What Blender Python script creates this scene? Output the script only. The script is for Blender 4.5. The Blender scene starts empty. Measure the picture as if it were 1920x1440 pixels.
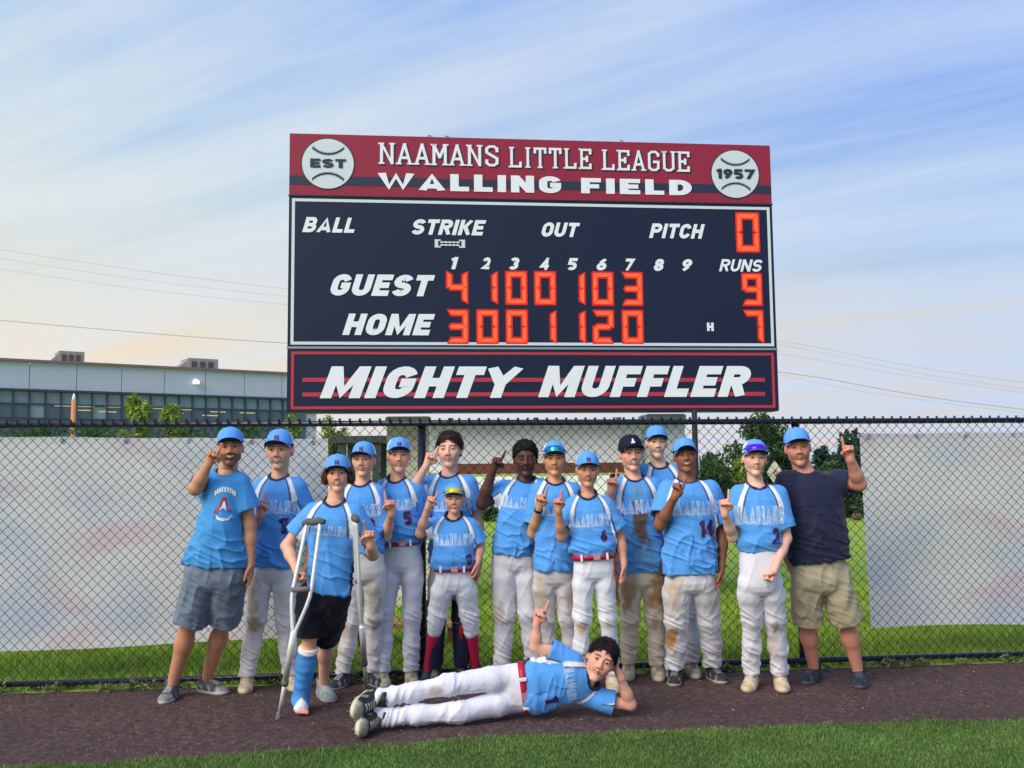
import bpy, bmesh, math, random
import numpy as np
from mathutils import Vector, Matrix
from mathutils.bvhtree import BVHTree

# ------------------------------------------------------------------ camera, sky, sun, exposure
SC = bpy.context.scene
COL = SC.collection
F = 1800.0                                    # focal length in photograph pixels (photograph 1920 wide)
cam_d = bpy.data.cameras.new('camera')
cam = bpy.data.objects.new('camera', cam_d); COL.objects.link(cam)
cam_d.sensor_width = 36.0; cam_d.lens = 36.0 * F / 1920.0
cam_d.clip_start = 0.1; cam_d.clip_end = 3000
CAMM = (Matrix.Translation((0, 0, 1.5)) @ Matrix.Rotation(math.radians(90) + math.atan(163 / F), 4, 'X')
        @ Matrix.Rotation(-0.0098, 4, 'Z'))
cam.matrix_world = CAMM
SC.camera = cam
SUN_AZ, SUN_EL = math.radians(-138), math.radians(36)     # azimuth from +Y towards +X: sun from the left
sun_d = bpy.data.lights.new('sun', 'SUN'); sun = bpy.data.objects.new('sun', sun_d); COL.objects.link(sun)
sun_d.energy = 2.2; sun_d.angle = math.radians(40); sun_d.color = (1.0, 0.9, 0.78)
sv = Vector((math.sin(SUN_AZ) * math.cos(SUN_EL), math.cos(SUN_AZ) * math.cos(SUN_EL), math.sin(SUN_EL)))
sun.rotation_euler = sv.to_track_quat('Z', 'Y').to_euler()
SC.view_settings.view_transform = 'Standard'
SC.view_settings.look = 'None'
SC.view_settings.exposure = 0.65
SC.view_settings.gamma = 1.0
SC.view_settings.use_curve_mapping = False


class NT:
    """small helper for writing node trees"""
    def __init__(s, tree): s.t = tree; s.n = tree.nodes; s.l = tree.links

    def node(s, typ, **kw):
        nd = s.n.new(typ)
        for k, v in kw.items():
            if k == 'inp':
                for a, b in v.items():
                    if isinstance(b, bpy.types.NodeSocket): s.l.new(b, nd.inputs[a])
                    else: nd.inputs[a].default_value = b
            else: setattr(nd, k, v)
        return nd

    def math(s, op, a, b=0.0, c=0.0, clamp=False):
        nd = s.node('ShaderNodeMath', operation=op, use_clamp=clamp, inp={0: a, 1: b})
        if op in ('MULTIPLY_ADD', 'SMOOTH_MIN', 'SMOOTH_MAX', 'COMPARE'):
            if isinstance(c, bpy.types.NodeSocket): s.l.new(c, nd.inputs[2])
            else: nd.inputs[2].default_value = c
        return nd.outputs[0]

    def mix(s, fac, a, b, blend='MIX'):
        nd = s.node('ShaderNodeMix', data_type='RGBA', blend_type=blend)
        for i, v in ((0, fac), (6, a), (7, b)):
            if isinstance(v, bpy.types.NodeSocket): s.l.new(v, nd.inputs[i])
            else: nd.inputs[i].default_value = (tuple(v) + (1,))[:4] if i else v
        return nd.outputs[2]

    def ramp(s, fac, stops, interp='LINEAR'):
        nd = s.node('ShaderNodeValToRGB', inp={0: fac}); cr = nd.color_ramp; cr.interpolation = interp
        while len(cr.elements) < len(stops): cr.elements.new(0.5)
        for e, (p, c) in zip(cr.elements, stops):
            e.position = p; e.color = (tuple(c) + (1,))[:4] if hasattr(c, '__len__') else (c, c, c, 1)
        return nd.outputs[0]

    def noise(s, vec, scale, detail=4, rough=0.55, dist=0.0):
        inp = {'Scale': scale, 'Detail': detail, 'Roughness': rough, 'Distortion': dist}
        if vec is not None: inp['Vector'] = vec
        return s.node('ShaderNodeTexNoise', inp=inp).outputs[0]

    def mapping(s, vec, scale=(1, 1, 1), rot=(0, 0, 0)):
        return s.node('ShaderNodeMapping', inp={'Vector': vec, 'Scale': scale, 'Rotation': rot}).outputs[0]


def srgb(r, g, b):
    f = lambda c: c / 12.92 if c <= 0.04045 else ((c + 0.055) / 1.055) ** 2.4
    return (f(r / 255), f(g / 255), f(b / 255))


world = bpy.data.worlds.new('World'); SC.world = world; world.use_nodes = True
wt = NT(world.node_tree); world.node_tree.nodes.clear()
geo = wt.node('ShaderNodeNewGeometry')
vdir = wt.node('ShaderNodeVectorMath', operation='SCALE', inp={0: geo.outputs['Incoming'], 'Scale': -1.0}).outputs[0]
sep = wt.node('ShaderNodeSeparateXYZ', inp={0: vdir})
dx, dy, dz = sep.outputs
zc = wt.math('MAXIMUM', dz, 0.0)
bank = wt.noise(wt.mapping(vdir, scale=(1.6, 1.6, 9.0)), 1.5, 5, 0.55)
zb_ = wt.math('MULTIPLY_ADD', wt.math('SUBTRACT', bank, 0.5), 0.11, zc)
side = wt.math('MULTIPLY_ADD', dx, 0.95, 0.42, clamp=True)            # 0 towards the sunset on the left, 1 away from it
warm = wt.ramp(zb_, [(0.0, srgb(252, 226, 194)), (0.09, srgb(250, 228, 198)), (0.17, srgb(234, 230, 216)), (0.27, srgb(200, 222, 232)),
                    (0.42, srgb(148, 194, 244)), (1.0, srgb(96, 146, 224))])
cool = wt.ramp(zb_, [(0.0, srgb(214, 214, 226)), (0.08, srgb(206, 212, 226)), (0.165, srgb(208, 214, 222)), (0.22, srgb(162, 196, 242)),
                    (0.42, srgb(92, 144, 246)), (1.0, srgb(72, 120, 216))])
base = wt.mix(side, warm, cool)
# thin cirrus: streaks laid out on a flat layer high above, all running the same way
zz = wt.math('ADD', zc, 0.10)
cx = wt.math('DIVIDE', dx, zz); cy = wt.math('DIVIDE', dy, zz)
cv = wt.node('ShaderNodeCombineXYZ', inp={0: cx, 1: cy, 2: 0.0}).outputs[0]
sm = wt.mapping(cv, scale=(1, 1, 1), rot=(0, 0, math.radians(30)))
s1 = wt.noise(wt.mapping(sm, scale=(0.45, 2.5, 1)), 1.0, 6, 0.55, 0.5)
s2 = wt.noise(wt.mapping(sm, scale=(0.7, 6.0, 1)), 1.0, 5, 0.6, 0.5)
s3 = wt.noise(wt.mapping(cv, scale=(0.35, 0.5, 1)), 1.0, 3, 0.5)
cm = wt.math('MULTIPLY_ADD', s2, 0.25, wt.math('MULTIPLY', s1, 0.75))
cm = wt.math('MULTIPLY_ADD', s3, 0.45, cm)
cmask = wt.ramp(cm, [(0.55, 0.0), (0.68, 0.42), (0.84, 0.85)])
cloudc = wt.mix(side, srgb(232, 238, 240), srgb(194, 216, 250))
skyc = wt.mix(cmask, base, cloudc)
nish = wt.node('ShaderNodeTexSky', sky_type='NISHITA', sun_disc=False, sun_elevation=math.radians(12), sun_rotation=SUN_AZ)
bg1 = wt.node('ShaderNodeBackground', inp={'Color': nish.outputs[0], 'Strength': 0.05})
bg2 = wt.node('ShaderNodeBackground', inp={'Color': skyc, 'Strength': 0.64})
mx = wt.node('ShaderNodeMixShader', inp={0: 0.96, 1: bg1.outputs[0], 2: bg2.outputs[0]})
out = wt.node('ShaderNodeOutputWorld', inp={'Surface': mx.outputs[0]})
world.cycles.sampling_method = 'MANUAL'; world.cycles.sample_map_resolution = 512

# ------------------------------------------------------------------ general helpers
C0 = np.array(CAMM.translation)
RM = np.array(CAMM.to_3x3())


def ray(x, y):
    return RM @ np.array([(x - 960) / F, -(y - 720) / F, -1.0])


def px(x, y, Y):                       # the point at world depth Y seen at photograph pixel x, y
    d = ray(x, y); return C0 + d * (Y - C0[1]) / d[1]


def gnd(x, y, z=0.0):                  # the ground point seen at photograph pixel x, y
    d = ray(x, y); return C0 + d * (z - C0[2]) / d[2]


def nrm(v): v = np.asarray(v, float); return v / (np.linalg.norm(v) + 1e-12)


def mat(name, color=(0.5, 0.5, 0.5), rough=0.6, metal=0.0, emit=None, estr=0.0, spec=0.5, var=0.0, varscale=8.0, bump=0.0, bscale=60.0,
        vcol=False, sss=0.0, sheen=0.0, coat=0.0):
    m = bpy.data.materials.new(name); m.use_nodes = True
    n = NT(m.node_tree); m.node_tree.nodes.clear()
    tc = n.node('ShaderNodeTexCoord').outputs['Object']
    if vcol: c = n.node('ShaderNodeAttribute', attribute_name='Col').outputs['Color']
    else: c = n.node('ShaderNodeRGB').outputs[0]; c.default_value = (*color, 1)
    if var > 0:
        nz = n.noise(tc, varscale, 5, 0.6)
        k = n.ramp(nz, [(0.3, 1 - var), (0.7, 1 + var)])
        c = n.mix(1.0, c, k, 'MULTIPLY')
    p = n.node('ShaderNodeBsdfPrincipled', inp={'Base Color': c, 'Roughness': rough, 'Metallic': metal, 'Specular IOR Level': spec})
    if sss: p.inputs['Subsurface Weight'].default_value = sss; p.inputs['Subsurface Radius'].default_value = (0.012, 0.005, 0.003)
    if sheen: p.inputs['Sheen Weight'].default_value = sheen
    if coat: p.inputs['Coat Weight'].default_value = coat
    if emit is not None:
        p.inputs['Emission Color'].default_value = (*emit, 1); p.inputs['Emission Strength'].default_value = estr
    if bump > 0:
        b = n.node('ShaderNodeBump', inp={'Strength': 0.6, 'Distance': bump, 'Height': n.noise(tc, bscale, 4, 0.6)})
        n.l.new(b.outputs[0], p.inputs['Normal'])
    o = n.node('ShaderNodeOutputMaterial', inp={'Surface': p.outputs[0]})
    return m


def mesh_np(name, V, Q, smooth=False, col=None):
    """mesh from vertex array and one (n,3) or (n,4) face array or a list of polygons"""
    me = bpy.data.meshes.new(name)
    V = np.asarray(V, np.float32)
    if isinstance(Q, np.ndarray):
        k = Q.shape[1]
        me.vertices.add(len(V)); me.vertices.foreach_set('co', V.ravel())
        me.loops.add(Q.size); me.loops.foreach_set('vertex_index', Q.astype(np.int32).ravel())
        me.polygons.add(len(Q)); me.polygons.foreach_set('loop_start', np.arange(0, Q.size, k, dtype=np.int32))
        me.polygons.foreach_set('loop_total', np.full(len(Q), k, np.int32))
        me.update(calc_edges=True)
    else:
        me.from_pydata([tuple(map(float, v)) for v in V], [], [tuple(map(int, q)) for q in Q]); me.update()
    if smooth: me.polygons.foreach_set('use_smooth', np.ones(len(me.polygons), bool))
    if col is not None:
        at = me.color_attributes.new('Col', 'FLOAT_COLOR', 'POINT')
        c4 = np.ones((len(V), 4), np.float32); c4[:, :3] = col
        at.data.foreach_set('color', c4.ravel())
    return me


def link(name, me, m=None, parent=None, loc=(0, 0, 0), rot=None):
    o = bpy.data.objects.new(name, me); COL.objects.link(o)
    if m is not None and me is not None and len(me.materials) == 0: me.materials.append(m)
    o.location = loc
    if rot is not None: o.rotation_euler = rot
    if parent is not None: o.parent = parent
    return o


def tag(o, label=None, cat=None, group=None, kind=None):
    if label: o['label'] = label
    if cat: o['category'] = cat
    if group: o['group'] = group
    if kind: o['kind'] = kind
    return o


def empty(name, loc, label, cat, group=None, rz=0.0):
    o = bpy.data.objects.new(name, None); COL.objects.link(o); o.location = tuple(loc); o.rotation_euler = (0, 0, rz)
    o.empty_display_size = 0.1
    return tag(o, label, cat, group)


class MB:
    """collects boxes, tubes and quads into one mesh"""
    def __init__(s): s.v = []; s.f = []

    def add(s, V, Fc):
        b = len(s.v); s.v.extend([tuple(map(float, p)) for p in V]); s.f.extend([tuple(i + b for i in q) for q in Fc]); return s

    def box(s, c, size, R=None):
        c = np.array(c, float); h = np.array(size, float) / 2
        P = np.array([[sx, sy, sz] for sz in (-1, 1) for sy in (-1, 1) for sx in (-1, 1)], float) * h
        if R is not None: P = P @ np.array(R)          # rows of R are the box axes in world space
        return s.add(P + c, [(0, 2, 3, 1), (4, 5, 7, 6), (0, 1, 5, 4), (2, 6, 7, 3), (0, 4, 6, 2), (1, 3, 7, 5)])

    def tube(s, pts, r, n=8, caps=True):
        pts = [np.array(p, float) for p in pts]; rs = r if hasattr(r, '__len__') else [r] * len(pts)
        b = len(s.v); ref = None
        for i, p in enumerate(pts):
            d = nrm(pts[min(i + 1, len(pts) - 1)] - pts[max(i - 1, 0)])
            if ref is None: ref = np.array([0, 0, 1.0]) if abs(d[2]) < 0.9 else np.array([1.0, 0, 0])
            u = nrm(np.cross(d, ref)); w = np.cross(u, d); ref = w
            for k in range(n):
                a = 2 * math.pi * k / n
                s.v.append(tuple(p + rs[i] * (math.cos(a) * u + math.sin(a) * w)))
        for i in range(len(pts) - 1):
            for k in range(n):
                k2 = (k + 1) % n
                s.f.append((b + i * n + k, b + i * n + k2, b + (i + 1) * n + k2, b + (i + 1) * n + k))
        if caps:
            s.f.append(tuple(b + k for k in range(n))[::-1]); s.f.append(tuple(b + (len(pts) - 1) * n + k for k in range(n)))
        return s

    def build(s, name, m, parent=None, loc=(0, 0, 0), smooth=False, rot=None):
        return link(name, mesh_np(name, s.v, s.f, smooth), m, parent, loc, rot)


RT = np.random.RandomState(7).rand(8192).astype(np.float32)


def vn(P, seed=0):
    """value noise 0..1 on (n,3) points"""
    P = np.asarray(P, np.float64) + 100.0
    i = np.floor(P).astype(np.int64); f = P - i; f = f * f * (3 - 2 * f)
    def h(a, b, c): return RT[(a * 73856093 ^ b * 19349663 ^ c * 83492791 ^ seed * 2654435) & 8191]
    r = 0
    for a in (0, 1):
        for b in (0, 1):
            for c in (0, 1):
                w = (f[:, 0] if a else 1 - f[:, 0]) * (f[:, 1] if b else 1 - f[:, 1]) * (f[:, 2] if c else 1 - f[:, 2])
                r = r + w * h(i[:, 0] + a, i[:, 1] + b, i[:, 2] + c)
    return r


def sstep(a, b, x): t = np.clip((x - a) / (b - a), 0, 1); return t * t * (3 - 2 * t)


# ------------------------------------------------------------------ implicit surfaces for bodies and clothes
def cone(a, b, ra, rb, k=0.03, sub=False):
    a = np.array(a, float); b = np.array(b, float); d = b - a; L = float(d @ d) + 1e-9; m = max(ra, rb)
    def f(x, y, z):
        qx, qy, qz = x - a[0], y - a[1], z - a[2]
        t = np.clip((qx * d[0] + qy * d[1] + qz * d[2]) / L, 0, 1)
        return np.sqrt((qx - t * d[0]) ** 2 + (qy - t * d[1]) ** 2 + (qz - t * d[2]) ** 2) - (ra + t * (rb - ra))
    return (f, np.minimum(a, b) - m, np.maximum(a, b) + m, k, sub)


def ell(c, r, R=np.eye(3), k=0.02, sub=False):
    """ellipsoid, rows of R are its axes"""
    c = np.array(c, float); R = np.array(R, float); r = np.array(r, float)
    def f(x, y, z):
        qx, qy, qz = x - c[0], y - c[1], z - c[2]
        u = [(qx * R[i, 0] + qy * R[i, 1] + qz * R[i, 2]) for i in range(3)]
        k0 = np.sqrt(sum((u[i] / r[i]) ** 2 for i in range(3))); k1 = np.sqrt(sum((u[i] / r[i] ** 2) ** 2 for i in range(3)))
        return k0 * (k0 - 1) / (k1 + 1e-6)
    e = np.sqrt(((R * r[:, None]) ** 2).sum(0))
    return (f, c - e, c + e, k, sub)


def sect(o, R, S, k=0.03, sub=False):
    """stack of rounded sections. R rows: right, forward, up. S rows: s, half width, half depth, offset right, offset forward"""
    o = np.array(o, float); R = np.array(R, float); S = np.array(S, float)
    def f(x, y, z):
        qx, qy, qz = x - o[0], y - o[1], z - o[2]
        u, v, s = [(qx * R[i, 0] + qy * R[i, 1] + qz * R[i, 2]) for i in range(3)]
        w = np.interp(s, S[:, 0], S[:, 1]); d = np.interp(s, S[:, 0], S[:, 2])
        u = u - np.interp(s, S[:, 0], S[:, 3]); v = v - np.interp(s, S[:, 0], S[:, 4])
        kk = (np.abs(u / w) ** 2.4 + np.abs(v / d) ** 2.4) ** (1 / 2.4)
        lat = (kk - 1) * np.minimum(w, d)
        end = np.maximum(np.maximum(S[0, 0] - s, s - S[-1, 0]), -0.05)
        return np.where(end > 0, np.sqrt(np.maximum(lat, 0) ** 2 + end ** 2) + np.minimum(lat, 0) * (end <= 0), np.maximum(lat, end))
    m = max(S[:, 1].max(), S[:, 2].max()) + np.abs(S[:, 3:]).max()
    a = o + R[2] * S[0, 0]; b = o + R[2] * S[-1, 0]
    return (f, np.minimum(a, b) - m, np.maximum(a, b) + m, k, sub)


def half(p, n):
    """cuts away everything on the side n points to"""
    p = np.array(p, float); n = nrm(n)
    f = lambda x, y, z: -((x - p[0]) * n[0] + (y - p[1]) * n[1] + (z - p[2]) * n[2])
    return (f, None, None, 0.0, True)


EDG = [(0, 1), (2, 3), (4, 5), (6, 7), (0, 2), (1, 3), (4, 6), (5, 7), (0, 4), (1, 5), (2, 6), (3, 7)]


def isomesh(prims, h):
    lo = np.min([p[1] for p in prims if p[1] is not None and not p[4]], 0) - 3 * h
    hi = np.max([p[2] for p in prims if p[2] is not None and not p[4]], 0) + 3 * h
    n = np.ceil((hi - lo) / h).astype(int) + 1
    ax = [(lo[i] + h * np.arange(n[i])).astype(np.float32) for i in range(3)]
    D = np.full(n, 0.5, np.float32)
    for f, a, b, k, sub in prims:
        if a is None: s = [slice(0, n[i]) for i in range(3)]
        else:
            pad = k + 2.5 * h
            s = [slice(max(0, int((a[i] - pad - lo[i]) / h)), max(0, min(n[i], int((b[i] + pad - lo[i]) / h) + 2))) for i in range(3)]
            if any(q.stop - q.start < 2 for q in s): continue
        d = f(ax[0][s[0], None, None], ax[1][None, s[1], None], ax[2][None, None, s[2]]).astype(np.float32)
        A = D[s[0], s[1], s[2]]
        if sub:
            if k > 0:
                t = np.clip(0.5 - 0.5 * (d + A) / k, 0, 1); D[s[0], s[1], s[2]] = A * (1 - t) - d * t + k * t * (1 - t)
            else: D[s[0], s[1], s[2]] = np.maximum(A, -d)
        elif k > 0:
            t = np.clip(0.5 + 0.5 * (d - A) / k, 0, 1); D[s[0], s[1], s[2]] = d * (1 - t) + A * t - k * t * (1 - t)
        else: D[s[0], s[1], s[2]] = np.minimum(A, d)
    I = D < 0
    m = [n[i] - 1 for i in range(3)]
    cnt = np.zeros(m, np.int8)
    for a in (0, 1):
        for b in (0, 1):
            for c in (0, 1):
                cnt += I[a:a + m[0], b:b + m[1], c:c + m[2]]
    act = np.argwhere((cnt > 0) & (cnt < 8))
    idx = np.full(m, -1, np.int32); idx[act[:, 0], act[:, 1], act[:, 2]] = np.arange(len(act))
    off = np.array([[c & 1, (c >> 1) & 1, c >> 2] for c in range(8)])
    val = np.stack([D[act[:, 0] + o[0], act[:, 1] + o[1], act[:, 2] + o[2]] for o in off], 1)
    acc = np.zeros((len(act), 3)); w = np.zeros(len(act))
    for i, j in EDG:
        a, b = val[:, i], val[:, j]; c = (a < 0) != (b < 0)
        t = np.where(c, a / np.where(c, a - b, 1), 0)
        acc += c[:, None] * (off[i] + t[:, None] * (off[j] - off[i])); w += c
    V = lo + h * (act + acc / w[:, None])
    quads = []
    for x in range(3):
        y, z = (x + 1) % 3, (x + 2) % 3
        sl0 = [slice(None)] * 3; sl1 = [slice(None)] * 3; sl0[x] = slice(0, n[x] - 1); sl1[x] = slice(1, n[x])
        ch = I[tuple(sl0)] != I[tuple(sl1)]
        e = np.argwhere(ch)
        e = e[(e[:, y] > 0) & (e[:, z] > 0) & (e[:, y] < m[y]) & (e[:, z] < m[z])]
        ins = I[e[:, 0], e[:, 1], e[:, 2]]
        def cell(dy, dz):
            q = e.copy(); q[:, y] -= dy; q[:, z] -= dz; return idx[q[:, 0], q[:, 1], q[:, 2]]
        q = np.stack([cell(1, 1), cell(0, 1), cell(0, 0), cell(1, 0)], 1)
        q[~ins] = q[~ins][:, ::-1]; quads.append(q)
    Q = np.concatenate(quads); Q = Q[(Q >= 0).all(1)]
    return V, Q


def vnormals(V, Q):
    n = np.cross(V[Q[:, 2]] - V[Q[:, 0]], V[Q[:, 3]] - V[Q[:, 1]]); N = np.zeros_like(V)
    for k in range(4):
        for c in range(3): N[:, c] += np.bincount(Q[:, k], n[:, c], len(V))
    return N / (np.linalg.norm(N, axis=1)[:, None] + 1e-12)


# ------------------------------------------------------------------ lettering
_tc = {}


def text2d(body, offset=0.0, shear=0.0, space=1.0):
    """flat outline lettering, returned as 2D verts scaled to a unit box and its faces"""
    key = (body, offset, shear, space)
    if key in _tc: return _tc[key]
    cu = bpy.data.curves.new('lettering', 'FONT'); cu.body = body; cu.offset = offset; cu.shear = shear; cu.resolution_u = 3
    cu.space_character = space; cu.fill_mode = 'FRONT'
    o = bpy.data.objects.new('lettering', cu); COL.objects.link(o)
    dg = bpy.context.evaluated_depsgraph_get(); me = o.evaluated_get(dg).to_mesh()
    V = np.array([v.co[:2] for v in me.vertices]); P = [tuple(p.vertices) for p in me.polygons]
    o.evaluated_get(dg).to_mesh_clear(); bpy.data.objects.remove(o); bpy.data.curves.remove(cu)
    lo, hi = V.min(0), V.max(0); V = (V - lo) / (hi - lo)
    _tc[key] = (V, P, (hi - lo)[0] / (hi - lo)[1]); return _tc[key]


SLAB = {  # strokes of narrow slab-serif capitals on a 1 x 1.6 cell, and serif feet (x, y)
    'N': ([((.15, 0), (.15, 1.6)), ((.15, 1.6), (.85, 0)), ((.85, 0), (.85, 1.6))], [(.15, 0), (.12, 1.6), (.85, 1.6)]),
    'A': ([((.12, 0), (.5, 1.6)), ((.5, 1.6), (.88, 0)), ((.25, .5), (.75, .5))], [(.12, 0), (.88, 0)]),
    'M': ([((.12, 0), (.12, 1.6)), ((.12, 1.6), (.5, .6)), ((.5, .6), (.88, 1.6)), ((.88, 1.6), (.88, 0))], [(.12, 0), (.88, 0), (.1, 1.6), (.9, 1.6)]),
    'S': ([((.85, 1.15), (.85, 1.35)), ((.85, 1.35), (.65, 1.52)), ((.65, 1.52), (.35, 1.52)), ((.35, 1.52), (.15, 1.35)), ((.15, 1.35), (.15, 1.05)),
           ((.15, 1.05), (.85, .6)), ((.85, .6), (.85, .25)), ((.85, .25), (.65, .08)), ((.65, .08), (.35, .08)), ((.35, .08), (.15, .25)), ((.15, .25), (.15, .45))], []),
    'L': ([((.2, 0), (.2, 1.6)), ((.2, .08), (.9, .08)), ((.88, .08), (.88, .4))], [(.2, 1.6), (.16, 0)]),
    'I': ([((.5, 0), (.5, 1.6))], [(.5, 0), (.5, 1.6)]),
    'T': ([((.5, 0), (.5, 1.6)), ((.08, 1.52), (.92, 1.52)), ((.1, 1.52), (.1, 1.2)), ((.9, 1.52), (.9, 1.2))], [(.5, 0)]),
    'E': ([((.2, 0), (.2, 1.6)), ((.2, .08), (.9, .08)), ((.2, 1.52), (.9, 1.52)), ((.2, .8), (.6, .8)), ((.88, .08), (.88, .38)), ((.88, 1.52), (.88, 1.22)), ((.62, .62), (.62, .98))], [(.16, 0), (.16, 1.6)]),
    'G': ([((.85, 1.2), (.85, 1.35)), ((.85, 1.35), (.65, 1.52)), ((.65, 1.52), (.35, 1.52)), ((.35, 1.52), (.15, 1.35)), ((.15, 1.35), (.15, .25)),
           ((.15, .25), (.35, .08)), ((.35, .08), (.65, .08)), ((.65, .08), (.85, .25)), ((.85, .25), (.85, .75)), ((.5, .72), (.9, .72))], []),
    'U': ([((.15, 1.6), (.15, .25)), ((.15, .25), (.35, .08)), ((.35, .08), (.65, .08)), ((.65, .08), (.85, .25)), ((.85, .25), (.85, 1.6))], [(.15, 1.6), (.85, 1.6)]),
}


def slab_word(word, t=0.2):
    """flat letters made of bars; each bar sits a hair in front of the last, so none share a plane"""
    V = []; P = []; x = 0.0; lay = 0
    for ch in word:
        st, ser = SLAB[ch]; w = 0.55 if ch == 'I' else 1.0
        bars = [(a, b, t) for a, b in st] + [((sx - .2, sy + (.06 if sy < .5 else -.06)), (sx + .2, sy + (.06 if sy < .5 else -.06)), .12) for sx, sy in ser]
        for a, b, tt in bars:
            a = np.array(a, float); b = np.array(b, float)
            if ch == 'I': a[0] -= .225; b[0] -= .225
            d = b - a; L = np.linalg.norm(d); d /= L; nn = np.array([-d[1], d[0]]) * tt / 2; e = d * tt * (0.32 if tt == t else 0)
            b0 = len(V)
            for q in (a - e - nn, b + e - nn, b + e + nn, a - e + nn):
                q = np.array([q[0], min(1.6, max(0, q[1]))]); V.append((x + q[0], q[1], lay * 0.0004))
            P.append((b0, b0 + 1, b0 + 2, b0 + 3)); lay = (lay + 1) % 5
        x += w * 1.0 + .18
    V = np.array(V); lo = V[:, :2].min(0); hi = V[:, :2].max(0); V[:, :2] = (V[:, :2] - lo) / (hi - lo)
    return V, P


def _arc(cx, cy, rx, ry, a0, a1, n=9):
    return [(cx + rx * math.cos(math.radians(a0 + (a1 - a0) * i / n)), cy + ry * math.sin(math.radians(a0 + (a1 - a0) * i / n))) for i in range(n + 1)]


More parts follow.
